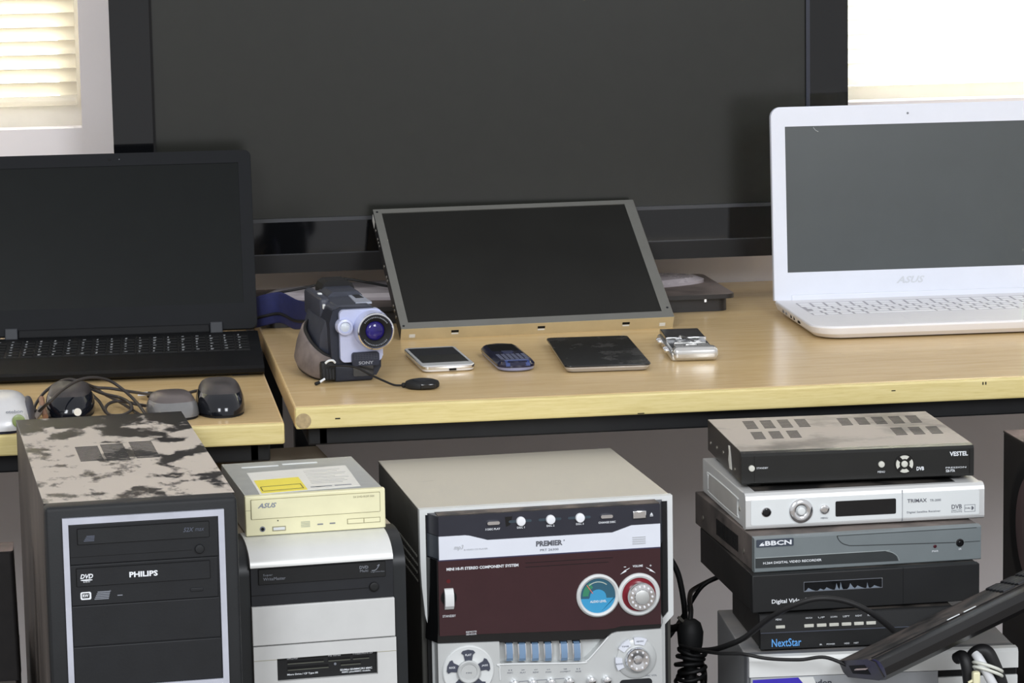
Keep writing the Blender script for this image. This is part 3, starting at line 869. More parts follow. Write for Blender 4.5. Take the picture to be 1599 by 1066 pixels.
part('select_button', BTN, ve, knob, 181.8, 17, -1.4, 3.6, 2.4)
for a in (0, 90, 180, 270):
    pts = [(181.8 + r_ * math.cos(R(b)), 17 + r_ * math.sin(R(b))) for r_, seq in ((9.6, range(a - 32, a + 33, 8)), (5.8, range(a + 24, a - 25, -8))) for b in seq]
    part('arrow_button', BTN, ve, prism, pts, -3.2, -1.4)
txt(ve, 'DVB', 195.6, 9, 204, 13.2, -1.2, WHITE, bold=0.03)
txt(ve, 'VESTEL', 232.8, 23.6, 253.4, 28.6, -1.2, WHITE, bold=0.03, name='logo')
txt(ve, 'PRESSION', 228.4, 9.8, 251.4, 11.6, -1.2, WHITE)
txt(ve, 'S26 FTA', 228.6, 5.8, 238.8, 8.8, -1.2, WHITE, bold=0.02)

tr = thing('satellite_receiver', 'silver satellite receiver with round dial, second from the top of the stack', 'receiver', (0.7021, 3.1312, 0.6325), 0.6)
part('lid', TRSIL, tr, box, 0.6, 268, 10, 217.6, 0.2, 39.3, 1.2)
part('lid_dark_sheet', BLKMET, tr, box, 14, 240, 14, 206, 39.2, 39.6, label='dark sheet over most of the lid')  # thin dark sheet laid over most of the silver lid
part('front_panel', TRSIL, tr, prismx, [(0, 4), (0, 33), (1.5, 37), (6, 39.8), (14, 39.8), (14, 0), (4, 0), (1, 1.5)], 0, 268.5)
part('face_plate', TRFACE, tr, prism, rr(5.8, 5.2, 262.6, 32.6, 2), -0.6, 0.4)
part('face_seam', GREYP, tr, [(box, (175, 175.5, -0.9, 0.1, 1.5, 36.5))])
part('side_recess', M('recess_shade_grey', (176, 174, 170), 0.5), tr, prismx, [(40, 9), (46, 6), (180, 6), (186, 9), (186, 24), (180, 28), (46, 28), (40, 24)], 0.2, 0.9)
part('recess_rim', SILVERL, tr, tube, [(0.4, 40, 10), (0.4, 46, 6), (0.4, 180, 6), (0.4, 186, 10), (0.4, 186, 24), (0.4, 180, 28), (0.4, 46, 28), (0.4, 40, 24), (0.4, 40, 10)], 0.9, 6, 3)
part('side_screw', STEEL, tr, lathe, [(2.4, 0.6), (2.4, -0.4), (1.2, -0.8)], (0, 30, 18), 'x', 14)
part('power_ring', CHROME, tr, lathe, [(5.4, 0), (5.4, -1), (4.6, -1.6), (4.2, -0.6)], (22.8, -0.5, 19.6), 'y', 32, False)
part('power_button', GLOSS, tr, knob, 22.8, 19.6, -0.8, 4.2, 1.8)
dl = part('dial', CHROME, tr, lathe, [(13.4, 0), (13.4, -1.2), (12.6, -2.2), (9, -3.4), (5, -2.2), (4.6, -1.6)], (61.4, -0.5, 19), 'y', 48)
part('dial_button', SILVERL, dl, knob, 61.4, 19, -2, 4.4, 3)
part('menu_button', CHROME, tr, knob, 87.6, 19.6, -0.5, 5, 2.8)
txt(tr, 'MENU', 83.6, 8.8, 91.4, 10.8, -0.8, GREYP)
part('display_window', GLOSS, tr, prism, rr(100, 10.6, 168, 27.6, 1.6), -1, 0)
txt(tr, 'TRIMAX', 180.8, 22, 202.8, 26, -0.8, LOGO, name='logo', bold=0.01)
txt(tr, 'TR-2000', 206.4, 22.2, 218.8, 24.8, -0.8, GREYP)
txt(tr, 'Digital Satellite Receiver', 180.4, 9.6, 218.4, 12.4, -0.8, GREYP)
txt(tr, 'DVB', 231, 12.6, 242.6, 17.4, -0.8, LOGO, bold=0.01)
txt(tr, 'Digital Video', 230.8, 10.4, 242.8, 11.6, -0.8, GREYP)
txt(tr, 'Broadcasting', 230.8, 8.6, 242.8, 9.8, -0.8, GREYP)
bm = bmesh.new()
ring(bm, rect(245.6, 8.6, 257.8, 16.6), rect(246, 9, 257.4, 16.2), -0.9, -0.5)
finish('format_logo', bm, GREYP, tr)
txt(tr, 'Dolby', 246.6, 11.6, 252.4, 13.6, -0.8, LOGO)
part('format_logo', LOGO, tr, prism, [(253.6, 10.6), (254.6, 10.6), (256.4, 12.6), (254.6, 14.6), (253.6, 14.6)], -1, -0.5)

bb = thing('video_recorder', 'grey digital video recorder with white brand badge, third in the stack', 'recorder', (0.7035, 3.0957, 0.5935), 2.4)
part('lid', BBDUST, bb, box, 0.6, 254.6, 9, 262, 0, 37.6, 1)
bm = bmesh.new()
for k in range(16):
    box(bm, -0.1, 0.9, 70 + k * 6, 73 + k * 6, 8, 26)
finish('side_vent', bm, HOLE, bb)
part('side_screw', STEEL, bb, lathe, [(3, 0.8), (3, -0.2), (1.6, -0.8)], (0, 46, 14), 'x', 14)
part('side_screw', STEEL, bb, lathe, [(3, 0.8), (3, -0.2), (1.6, -0.8)], (0, 225, 14), 'x', 14)
part('front_panel', BBFRONT, bb, prismx, [(0, 1), (0, 36), (1.5, 37.6), (10, 38), (10, 0), (1, 0)], 0, 255.2)
bd = part('brand_badge', M('slate_badge', (58, 66, 78), 0.35), bb, prism, rr(2.2, 27.8, 43.4, 36.2, 1), -0.8, 0.2)
txt(bd, 'BBCN', 11.6, 29.4, 41, 34.6, -1, WHITE, bold=0.03, name='logo')
part('logo', WHITE, bd, prism, [(5, 29.4), (10.6, 29.4), (10.6, 31.4), (8.4, 31.4), (9.8, 33.4), (7, 31.8)], -1.2, -0.7)
GRV = M('dark_groove', (52, 57, 58), 0.5)
part('panel_groove', GRV, bb, tube, [(92.2, 0, 35.4), (94, 0, 31), (98, 0, 27), (104, 0, 24.6), (112, 0, 23.6), (160, 0, 22.2), (226, 0, 20.4)], 0.5, 6, 6)
part('panel_groove', GRV, bb, [(box, (92.2, 250, -0.3, 0.2, 35.2, 35.8)), (box, (236, 254, -0.3, 0.2, 20, 20.6))])
st_ = part('name_strip', M('dark_strip', (50, 54, 55), 0.45), bb, prism, [(1, 5.2), (161, 4), (159, 9), (154, 13), (146, 15.4), (140, 15.6), (1, 15.8)], -0.6, 0.2)
part('strip_rim', M('pale_grey_rim', (150, 158, 158), 0.4), st_, tube, [(1, -0.5, 16.2), (140, -0.5, 16), (147, -0.5, 15.6), (155, -0.5, 13), (160, -0.5, 9), (162, -0.5, 4)], 0.5, 6, 4)
txt(st_, 'H.264 DIGITAL VIDEO RECORDER', 9.4, 9, 74.6, 11.6, -0.8, WHITE, bold=0.015)
part('power_lamp', M('dark_red_lens', (70, 26, 34), 0.2), bb, knob, 202.6, 17.6, 0, 1.9, 1)
txt(bb, 'PWR', 199.4, 11, 206.6, 13, -0.2, WHITE)
part('sensor_ring', GLOSS, bb, lathe, [(4.4, 0), (4.4, -0.6), (3.2, -0.9), (3, -0.3)], (231, 0, 19.8), 'y', 32)
part('sensor_lens', GLOSS, bb, knob, 231, 19.8, 0, 1.7, 1)
txt(bb, 'IR', 229.8, 11.8, 233, 13.6, -0.2, WHITE)

dv = thing('video_recorder', 'black digital video recorder with a clear window strip, fourth in the stack', 'recorder', (0.6983, 3.0848, 0.552), 1.0)
part('lid', BLKMET, dv, box, 0.6, 252.4, 8, 252, 0, 41, 1)
part('front_panel', DVRF, dv, box, 0, 253.2, -1, 10, 0.2, 41.2, 1)
part('display_window', GLOSS, dv, prism, rect(56.8, 20.8, 143.8, 31.2), -1.3, -0.5)
bm = bmesh.new()
ring(bm, rect(56.6, 20.6, 144, 31.4), rect(57, 21, 143.6, 31), -1.6, -1)
finish('window_outline', bm, GREYP, dv)
SCUFF = M('peeling_film', (112, 122, 134), 0.4)
for (u, w, h) in ((57.4, 12, 3.4), (72, 8, 2), (78, 11, 3), (91, 5, 7), (96, 4, 8), (105, 9, 6), (112, 12, 3.2), (126, 3, 6), (131, 11, 2.4)):
    part('peeling_film', SCUFF, dv, prism, [(u, 21.2), (u + w, 21.2), (u + w * 0.7, 21.6 + h * 0.25), (u + w * 0.35, 21.4 + h), (u + w * 0.2, 21.5 + h * 0.3)], -1.7, -1.2)
txt(dv, 'Digital Video Recorder', 21.2, 8.2, 84, 14, -1.2, WHITE, bold=0.015)
part('panel_seam', HOLE, dv, box, 167, 167.6, -1.2, 0, 1, 41)

nx = thing('satellite_receiver', 'small black receiver with blue lettering, fifth in the stack above the white desktop case', 'receiver', (0.7045, 3.0735, 0.5131), -1.8)
feet(nx, 214, 168, -0.6, 1.5)
part('lid', BLKMET, nx, box, 1, 213, 8, 168, 0.8, 37.6, 1)
part('front_panel', BLACKM, nx, prismx, [(0, 0.8), (-1, 1.5), (-1, 18.6), (0.5, 19.4), (3.5, 37), (5, 38), (10, 38), (10, 0.8)], 0, 214)
part('edge_line', DIMP, nx, box, 0.2, 213.8, -0.6, 0.8, 18.8, 19.5)
txt(nx, 'MENU', 17, 32, 23.4, 34, 1.9, WHITE)
part('menu_button', BTN, nx, box, 17, 27, 0.2, 3, 23.4, 26.6, 0.4)
for s, u in (('OK/CH', 48), ('UP', 61.8), ('DOWN', 75.4), ('LEFT', 89), ('RIGHT', 102.6), ('POWER', 116)):
    part('front_button', BTN, nx, box, u, u + 10.4, 0.2, 3, 23.2, 26.6, 0.4)
    txt(nx, s, u + 1.6, 32.4, u + 8.8, 34.2, 1.9, WHITE)
txt(nx, 'NextStar', 12, 3.8, 44.2, 12.6, -1.2, M('bright_blue_print', (92, 160, 226), 0.45, var=0.02), bold=0.01, name='logo')
for s, a, b in (('IR', 64.4, 67), ('POWER', 72, 81), ('HDD', 91.4, 97), ('NET', 101.8, 107)):
    txt(nx, s, a, 3.4, b, 5, -1.2, WHITE)

DKGREY = dusty('dusty_desktop_side', (122, 124, 126), (164, 158, 152), 0.5, 10, 0.3, 0.7, side=0.2)
DKFRONT = M('white_desktop_front', (218, 220, 218), 0.42, var=0.02)
DKSILV = M('silver_desktop_panel', (168, 172, 176), 0.4, metal=0.15, var=0.03)
dk = thing('desktop_case', 'white-fronted desktop computer case with blue badge at the bottom of the stack', 'computer', (0.6851, 3.0483, 0.3266), -3.7)
part('case_cover', DKGREY, dk, box, 0, 292, 26, 222, 0, 184.6, 1.5)
part('front_bezel', M('grey_desktop_bezel', (100, 102, 106), 0.5), dk, box, -0.3, 292.3, 6, 28, 0, 185.2, 2)
part('upper_panel', DKFRONT, dk, prismx, [(0, 164.5), (0, 182), (3, 185.6), (14, 185.8), (14, 164.5)], 1.5, 292.3)
part('lower_panel', DKSILV, dk, prism, [(3, 0), (205, 0), (205, 163.8), (3, 163.8)], 0.4, 10)
part('tray_slot', HOLE, dk, box, 205, 291, 4, 8, 156, 164.4)
part('lower_panel', DKFRONT, dk, box, 205.2, 292, 0.6, 10, 0, 156.4, 1, label='white panel under the dark tray slot')
bdg = part('corner_badge', M('royal_blue_badge', (58, 44, 176), 0.35), dk, prism, [(5, 120), (60, 120), (64, 150), (54, 162.6), (5, 161.6)], 0, 1)
part('badge_arc', SILVERL, bdg, tube, [(18, 0, 148), (24, 0, 154), (31, 0, 155.6), (38, 0, 153), (41, 0, 148)], 0.35, 6)
part('badge_swoosh', DKFRONT, bdg, prism, [(64, 120), (64, 150), (54, 162.7), (70, 162.7), (80, 140), (80, 120)], -0.1, 0.7)
txt(dk, 'nodon', 64.4, 152.8, 90, 159.6, 0.2, M('charcoal_lettering', (70, 74, 82), 0.5), bold=0.03, name='logo')

# ---------------------------------------------------------------- speakers, loose keyboard, cables
SPK = M('black_ash_speaker', (27, 25, 25), 0.55, var=0.2, scale=60)
SPKD = dusty('dusty_speaker_top', (40, 37, 36), (140, 124, 118), 0.6, 14, 0.25, 0.6, side=0.05)
t = thing('speaker', 'tall black speaker at the right edge beyond the receiver stack', 'speaker', (1.063, 3.12, 0.3266))
part('cabinet', SPK, t, box, 0, 190, 0, 240, 0, 358, 2)
part('top_panel', SPKD, t, box, -0.3, 190.3, -0.3, 240.3, 357, 360, 1)
part('driver_surround', RUBBER, t, lathe, [(84, 0.5), (84, -2.5), (74, -4), (64, 0.4)], (0, 124, 262), 'x', 64)
part('driver_cone', M('dusty_pink_cone', (92, 74, 74), 0.5), t, lathe, [(66, -0.4), (30, 0.2), (26, -5), (2, -8)], (0, 124, 262), 'x', 48)

t = thing('subwoofer', 'black tapered speaker box at the left edge beside the black tower', 'speaker', (-0.30, 3.1, 0.518))
part('cabinet', SPK, t, taper_prismz, [(rr(0, 0, 220.5, 46, 4), 0), (rr(2, 0, 218, 46, 4), 137)])
part('top_panel', SPKD, t, prismz, rr(2, 0, 218.2, 46, 4), 136.6, 138)
t = thing('metal_box', 'grey metal box under the black speaker at the left edge', 'box', (-0.31, 3.09, 0.3266))
part('casing', M('grey_box_metal', (116, 110, 104), 0.5, metal=0.3), t, box, 0, 226, 0, 215, 0, 191.2, 2)
part('front_plate', PCI, t, box, 6, 220, -1.5, 1, 8, 184, 0.8)

ex = Vector((0.9278, 0.168, 0.3331)); ey = Vector((-0.0805, 0.962, -0.2609)); ez = Vector((-0.3643, 0.2153, 0.9061))
KBM = dusty('dusty_black_keyboard', (34, 33, 32), (92, 82, 76), 0.4, 22, 0.42, 0.75, side=0.1)
KBG = M('semi_gloss_keyboard_black', (24, 24, 25), 0.28, var=0.15)
kb = thing('keyboard', 'dusty black keyboard propped at a slant in front of the receiver stack', 'keyboard', (0, 0, 0))
kb.matrix_world = Matrix(((ex.x, ey.x, ez.x, 0.776), (ex.y, ey.y, ez.y, 3.0193), (ex.z, ey.z, ez.z, 0.512), (0, 0, 0, 1)))
KL, KD = 440, 121.5
part('body', KBM, kb, prismx, [(0, 0), (-KD + 26, 0), (-KD + 24, -1.2), (-KD + 10, -3.4), (-KD + 4, -21), (-KD + 20, -24), (-8, -19), (0, -13)], 0, KL)
part('front_edge', KBG, kb, prismx, [(-KD + 24, -1.6), (-KD + 8, -0.6), (-KD - 4, -4), (-KD - 9, -11), (-KD - 6, -19), (-KD + 4, -24), (-KD + 22, -24)], 1, KL)
part('groove', HOLE, kb, box, 4, KL - 4, -KD + 24.4, -KD + 26, -1, 0.3)
for u in (96, 116):
    part('hot_key', SILVER, kb, box, u, u + 15, -KD + 25, -KD + 28, -0.4, 1.2, 0.3)
part('end_recess', HOLE, kb, prismx, [(-28, -6), (-78, -6), (-84, -17), (-30, -15)], -0.3, 2)
part('paper_tag', M('pinkish_label', (206, 190, 188), 0.6), kb, [(prismz, ([(-3, -84), (5, -80), (4, -44), (-3, -48)], -10.4, -9.6))], label='pale label sticking out of the end')
bm = bmesh.new()
box(bm, 0, 15, 0, 13, 0, 3.4, 1.2)
kk = finish('key', bm, DARK, kb)
first = True
for row in range(5):
    for c in range(14):
        u, v = 168 + c * 18.5 + row * 3, -88 + row * 16.5
        if u > KL - 20: continue
        loc = (u / 1000, v / 1000, -0.001)
        if first: kk.location = loc; first = False
        else: place_mesh('key', kk.data, DARK, kb, loc)

def cable(label, name, pts, r, mat=CABLE, cat='cable', n=8, sub=8):
    return tag(part(name, mat, None, tube, [(x * 1000, y * 1000, z * 1000) for x, y, z in pts], r, n, sub), label, cat)
cable('thick black cable arching over the front of the receiver stack', 'keyboard_cable', [(0.664, 3.25, 0.471), (0.668, 3.16, 0.494), (0.674, 3.10, 0.514), (0.684, 3.055, 0.534), (0.703, 3.03, 0.5585), (0.722, 3.01, 0.5755), (0.747, 3.0, 0.5855), (0.776, 3.0, 0.582), (0.804, 3.0, 0.569), (0.834, 3.01, 0.544)], 3.2)
cable('thin ribbed black cable running in front of the white desktop case', 'thin_cable', [(0.65, 3.24, 0.480), (0.659, 3.2, 0.485), (0.663, 3.1, 0.506), (0.675, 3.036, 0.521), (0.701, 3.026, 0.517), (0.733, 3.014, 0.517), (0.761, 3.014, 0.518), (0.786, 3.0, 0.509)], 2.0)
cable('black power cord hanging down the right side of the stereo', 'black_cable', [(0.643, 3.3, 0.572), (0.651, 3.3, 0.567), (0.661, 3.3, 0.547), (0.667, 3.3, 0.515), (0.669, 3.3, 0.492), (0.676, 3.3, 0.465), (0.687, 3.3, 0.442), (0.69, 3.3, 0.418), (0.68, 3.3, 0.36), (0.66, 3.3, 0.331)], 3.4)
cable('black cord rising behind the stereo towards the receiver stack', 'rear_cord', [(0.72, 3.385, 0.52), (0.704, 3.385, 0.509), (0.685, 3.38, 0.483), (0.667, 3.37, 0.461), (0.645, 3.37, 0.43), (0.64, 3.37, 0.34)], 2.6)
t = thing('power_plug', 'black plug with coiled cord between the stereo and the stack', 'plug', (0.664, 3.25, 0.3266))
part('plug_body', BLACKM, t, lathe, [(7, 118), (8, 130), (11, 140), (14, 152), (15, 166), (12, 176), (7, 180)], (0, 0, 0), 'z', 24)
part('cord_stack', CABLE, t, lathe, [(16, 0), (13, 40), (9, 90), (7, 119)], (0, 0, 0), 'z', 20)
for k in range(6):
    c = [(15 * math.cos(a / 6) + (k % 3 - 1) * 2, 15 * math.sin(a / 6), 108 + k * 7 + 3 * math.sin(a / 6 + k)) for a in range(0, 39)]
    part('coiled_cord', CABLE, t, tube, c, 2.4, 6, 2)
part('cord', CABLE, t, tube, [(0, 0, 178), (5, 20, 186), (14, 70, 188), (34, 132, 184), (80, 142, 198), (110, 142, 190)], 3, 8)
part('cord', CABLE, t, tube, [(-3, 0, 174), (-14, 20, 166), (-18, 50, 150), (-18, 54, 80), (-18, 54, 5)], 4.4, 8)
part('plug_pin', STEEL, t, [(tube, ([(-6, 0, 176), (-14, -2, 184)], 2, 8))])
t = thing('cable_bundle', 'bundle of black and white cables tied together under the slanted keyboard', 'cable', (0.909, 2.95, 0.3266))
part('black_cable', CABLE, t, tube, [(-8, 12, 190), (-2, 4, 204), (8, 0, 205), (16, -2, 190), (24, -2, 168), (34, -4, 130), (44, -6, 60), (46, -8, 6)], 7.2, 12)
part('white_cable', M('white_cable_sheath', (212, 214, 216), 0.45), t, tube, [(-4, 0, 204), (0, -8, 196), (7, -10, 182), (17, -11, 160), (26, -12, 120), (34, -12, 60), (36, -12, 6)], 5, 12)
part('black_cable', CABLE, t, tube, [(-20, 14, 196), (-16, 6, 200), (-13, 0, 190), (-10, -2, 160), (-4, -4, 100), (0, -4, 6)], 6.4, 12)
for k in range(2):
    c = [(8 + 15 * math.cos(a * math.pi / 10), -4 + 12 * math.sin(a * math.pi / 10), 190 - k * 5 + 7 * math.cos(a * math.pi / 10 + 2.6)) for a in range(21)]
    part('cable_tie', M('translucent_tie', (214, 216, 206), 0.3), t, tube, c, 1.8, 8, 3, label='pale plastic cable tie')
part('tie_buckle', CREAM, t, box, -13, -5, -22, -14, 176, 190, 2)
part('tie_tail', CREAM, t, tube, [(-9, -18, 182), (-17, -18, 178)], 1.6, 8)

# ---------------------------------------------------------------- laptops
def keys(parent, u0, v0, z, rows, cols, pu, pv, ku, kv, mat, slope, widths=None, h=1.6, stagger=(0, 0, 0, 0, 0, 0)):
    bm = bmesh.new()
    box(bm, 0, ku, 0, kv, 0, h, 0.5, 1)
    k0 = finish('key', bm, mat, parent)
    n = 0
    for r_ in range(rows):
        for c in range(cols):
            if widths and r_ == 0 and c in widths: continue
            loc = ((u0 + c * pu + stagger[r_]) / 1000, (v0 + r_ * pv) / 1000, (z + slope * r_ * pv) / 1000)
            if n == 0: k0.location = loc
            else: place_mesh('key', k0.data, mat, parent, loc)
            n += 1

LBK = M('black_laptop_shell', (18, 19, 21), 0.55, spec=0.16, var=0.12, bump=0.06)
LBKB = M('black_laptop_bezel', (20, 22, 25), 0.55, spec=0.14, var=0.06)
LSCR = M('black_laptop_screen', (15, 18, 18), 0.3, spec=0.12, var=0.08)
lb = thing('laptop', 'open black laptop on the left table in front of the television', 'laptop', (0.2293, 3.9836, 0.726), -1.7)
base = part('base', LBK, lb, prismx, [(0, 2), (2, 8), (0, 21), (-150, 18), (-250, 14), (-256.6, 11), (-255, 6), (-240, 1), (-20, 0)], -379, 0)
part('foot', RUBBER, base, [(box, (-40, -20, -240, -230, -0.3, 1.5))])
kbd = part('keyboard_bed', BLACKM, base, prismx, [(-26, 20.2), (-26, 20.9), (-150, 18.4), (-150, 17.8)], -366, -14)
keys(kbd, -362, -148, 17.9, 6, 19, 18.4, 20.2, 15.6, 16.6, BLACK, 0.02)
bm = bmesh.new()
random.seed(3)
for r_ in range(6):
    for c in range(19):
        u, v, z = -362 + c * 18.4, -148 + r_ * 20.2, 19.7 + 0.02 * r_ * 20.2
        w = random.choice((2, 2.6, 3, 4))
        box(bm, u + 3, u + 3 + w, v + 9.5, v + 12.5, z, z + 0.12)
        if random.random() < 0.5: box(bm, u + 3, u + 3 + w * 0.8, v + 4, v + 6, z, z + 0.12)
finish('key_legends', bm, M('key_legend_white', (176, 180, 184), 0.5), kbd)
lid = part('lid', LBK, lb, prism, rr(-379, 4, 0, 251, 9), 0.5, 7)
lid.location = (0, 0, 0.02); lid.rotation_euler = (R(-20.35), 0, 0)
bm = bmesh.new()
ring(bm, rr(-378.4, 4.5, -0.6, 250.4, 8.6), rr(-361.5, 39.3, -17.1, 233.2, 0.6), -1, 1)
finish('lid_bezel', bm, LBKB, lid)
part('screen', LSCR, lid, box, -362, -16.8, 0, 0.8, 39, 233.6)
part('webcam', HOLE, lid, lathe, [(1.8, 0), (1.8, -0.4)], (-189, -1, 242), 'y', 16)
part('webcam_light', GREYP, lid, lathe, [(0.6, 0), (0.6, -0.4)], (-176, -1, 242), 'y', 10)
part('hinge', M('hinge_grey', (40, 43, 48), 0.45), lid, box, -63, -46, -6, 4, -2, 14, 1.5)
part('hinge', M('hinge_grey_far', (40, 43, 48), 0.45), lid, box, -333, -316, -6, 4, -2, 14, 1.5)
part('hinge_cover', LBK, lid, box, -316, -63, -3, 5, 0, 12, 2)

LWH = M('white_laptop_shell', (221, 225, 235), 0.38, var=0.015)
LWB = M('white_laptop_base', (230, 229, 231), 0.42, var=0.015)
KEYW = M('white_laptop_key', (246, 246, 248), 0.4, var=0.01)
KEYBED = M('pale_key_well', (170, 168, 174), 0.55, var=0.02)
lw = thing('laptop', 'open white laptop with brand lettering on the right side of the longer table', 'laptop', (0.938, 3.997, 0.74), -1.62)
W_ = 381
def base_outline(d, rf=34, rb=6, n=8):
    pts = []
    for cx, cy, r_, a0 in ((W_ - d - rf, -256 + d + rf, rf, -90), (W_ - d - rb, -d - rb, rb, 0), (d + rb, -d - rb, rb, 90), (d + rf, -256 + d + rf, rf, 180)):
        order = range(n + 1)
        for k in order:
            a = R(a0 + 90 * k / n)
            pts.append((cx + r_ * math.cos(a), cy + r_ * math.sin(a)))
    return pts
base = part('base', LWB, lw, taper_prismz, [(base_outline(14), 2.0), (base_outline(9), 2.4), (base_outline(3), 8), (base_outline(0.8), 13.4), (base_outline(0), 16.2), (base_outline(0.6), 18), (base_outline(2), 18.8)])
for u in (40, 340):
    for v in (-30, -225): part('foot', RUBBER, base, lathe, [(6, 0), (6, 3)], (u, v, 0), 'z', 16)
kbd = part('keyboard_bed', KEYBED, base, prismz, rr(22, -150, 359, -34, 3), 18.4, 18.95)
keys(kbd, 24, -148.6, 18.6, 6, 18, 18.6, 19.2, 15.4, 14.6, KEYW, 0.0, widths=(4, 5, 6, 7, 8), h=0.5, stagger=(0, -2, 7, 3, -1, 0))
part('space_bar', KEYW, kbd, box, 98.4, 189, -148.6, -134, 18.6, 19.2, 0.3)
part('touchpad', LWB, base, prismz, rr(132, -246, 238, -166, 3), 18.5, 19.0)
for (v, w, h, m) in ((-52, 8, 4, GREYP), (-72, 5, 3, GREYP), (-104, 4, 5, HOLE), (-124, 3, 5, HOLE), (-150, 12, 3, HOLE)):
    part('side_port', m, base, prismx, [(v, 10), (v - w, 10), (v - w, 10 + h), (v, 10 + h)], 0.6, 6)
def lid_outline(u0, w0, u1, w1, r):
    pts = rr(u0, w0, u1, w1, r, 8)
    half = len(pts) // 2
    return [(u, w) for u, w in pts[9:27]] + [(u0, w0), (u1, w0)]
lid = part('lid', LWH, lw, prism, lid_outline(0, -2, W_, 262.7, 14), 0.5, 8.5)
lid.location = (0, 0, 0.02); lid.rotation_euler = (R(-4.41), 0, 0)
bm = bmesh.new()
ring(bm, lid_outline(0.4, -1.6, W_ - 0.4, 262.2, 13.6), lid_outline(19.3, 36.4, 362.4, 235.9, 0.6), -1.2, 1)
finish('lid_bezel', bm, LWH, lid)
part('screen', M('grey_laptop_screen', (66, 71, 72), 0.32, var=0.05, scale=12), lid, box, 19, 362.8, 0, 0.8, 36, 236.4)
part('webcam', GREYP, lid, lathe, [(1.6, 0), (1.6, -0.4)], (191, -1.2, 250), 'y', 14)
part('hinge_bar', LWH, lid, box, 24, 357, -3, 6, -4, 6, 2)
txt(lid, 'ASUS', 171, 17, 211, 26.5, -1.3, M('pale_silver_logo', (206, 210, 216), 0.3, metal=0.3), shear=0.35, bold=0.03, name='logo')
part('screen_scuff', M('pale_scuff', (150, 156, 158), 0.5), lid, tube, [(59, -0.3, 234), (62, -0.3, 230), (66, -0.3, 228)], 0.7, 6)

# ---------------------------------------------------------------- bare display panel leaning on the television
lc = thing('display_panel', 'bare laptop display panel in a thin steel frame leaning back against the television', 'screen', (0.411, 3.8939, 0.74))
lc.rotation_euler = (R(-60.27), 0, R(2.67))
PW, PH, PT = 368, 268.7, 18.5
FRST = M('grey_steel_frame', (122, 122, 117), 0.42, metal=0.3, var=0.05)
EDGEM = M('gold_sheen_steel_edge', (206, 196, 166), 0.3, metal=0.5, var=0.06)  # steel edge with its golden reflection put into the base colour
part('back_plate', STEEL, lc, box, 1, PW - 1, -PT + 4, -0.4, 1, PH - 1)
bm = bmesh.new()
ring(bm, rect(0, 0, PW, PH), rect(11, 13, PW - 14, PH - 9), -PT, -PT + 5)
finish('frame', bm, FRST, lc)
part('bottom_edge', EDGEM, lc, box, 0, PW, -PT + 0.3, 0, -0.4, 1.2)
part('side_edge', M('black_side_edge', (34, 34, 34), 0.5), lc, box, -0.5, 1.2, -PT + 0.8, -1, 2, PH - 1)
part('side_edge', STEEL, lc, box, PW - 1.2, PW + 0.5, -PT + 0.3, 0, 0, PH - 1)
part('panel_glass', M('dusty_matte_panel', (27, 27, 25), 0.4, var=0.16, scale=9), lc, box, 10.5, PW - 13.5, -PT + 1, -PT + 4, 12.5, PH - 8.5)
for u in (72, 188, 303):
    part('edge_slot', HOLE, lc, box, u - 5, u + 5, -13, -9.2, -0.6, 0.4)
    part('edge_tab', SILVERL, lc, box, u - 4.6, u + 4.6, -8.6, -6.4, -0.7, 0.4)
for u in (15, 353):
    part('edge_tab', SILVERL, lc, box, u - 4, u + 4, -9, -4, -0.8, 0.4)
for w in (38, 52, 62, 118, 126, 150, 196, 204, 212, 232):
    part('side_screw', STEEL, lc, lathe, [(2.2, 0), (2.2, -0.9), (1, -1.3)], (-0.4, -9, w), 'x', 12)
part('side_label', STICK, lc, box, -0.9, 0, -15, -4, 244, 262)
for u, w in ((4, 6), (5, 262), (PW - 5, 20)):
    part('frame_screw', DARK, lc, lathe, [(1.6, 0), (1.6, -0.6)], (u, -PT, w), 'y', 12)

# ---------------------------------------------------------------- camcorder
CCB = M('camcorder_slate_body', (52, 56, 68), 0.42, var=0.1)
CCD = M('camcorder_dark_navy', (32, 36, 48), 0.45, var=0.12)
CCL = M('camcorder_lavender_silver', (186, 192, 220), 0.36, metal=0.15, var=0.03)
SUEDE = M('worn_brown_suede', (112, 102, 98), 0.85, var=0.3, scale=40)
BLUEF = M('blue_woven_strap', (26, 32, 80), 0.8, var=0.15, scale=120)
cc = thing('camcorder', 'dark blue camcorder with lavender front and silver-rimmed lens on the table', 'camcorder', (0.3189, 3.575, 0.74), 6)
body = part('body', CCD, cc, prism, [(-22, 6), (30, 6), (36, 16), (37.4, 60), (36, 80), (28, 88.6), (-12, 90), (-22, 86), (-26, 72), (-25, 40)], 6, 150)
part('side_panel', CCB, cc, taper_prismz, [([(-20, 24), (-20, 150), (-27, 140), (-30, 90), (-28, 40)], 8), ([(-20, 20), (-20, 152), (-34, 140), (-39, 90), (-34, 36)], 24), ([(-20, 18), (-20, 152), (-34, 140), (-38, 90), (-33, 34)], 52), ([(-20, 18), (-20, 152), (-27, 142), (-29, 90), (-26, 30)], 72)])
part('upper_body', CCB, cc, taper_prismz, [(rr(-22, 8, 33, 164, 10), 80), (rr(-21, 10, 30, 164, 10), 88), (rr(-14, 16, 24, 164, 10), 91.5)])
part('tape_door_ridge', CCB, cc, box, -27, -14, 60, 170, 62, 95, 5, 3)
part('ridge_button', SILVERL, cc, box, -22, -17, 96, 104, 94, 96.6, 0.8)
part('ridge_button', SILVERL, cc, box, -24, -19, 56, 60.5, 82, 88, 0.8)
fp = part('front_panel', CCL, cc, prism, rr(-15, 24.5, 36.4, 88, 6), -2, 10)
part('side_grip_panel', CCL, cc, prism, [(30, 70), (38, 60), (38, 30), (30, 26)], 2, 120)
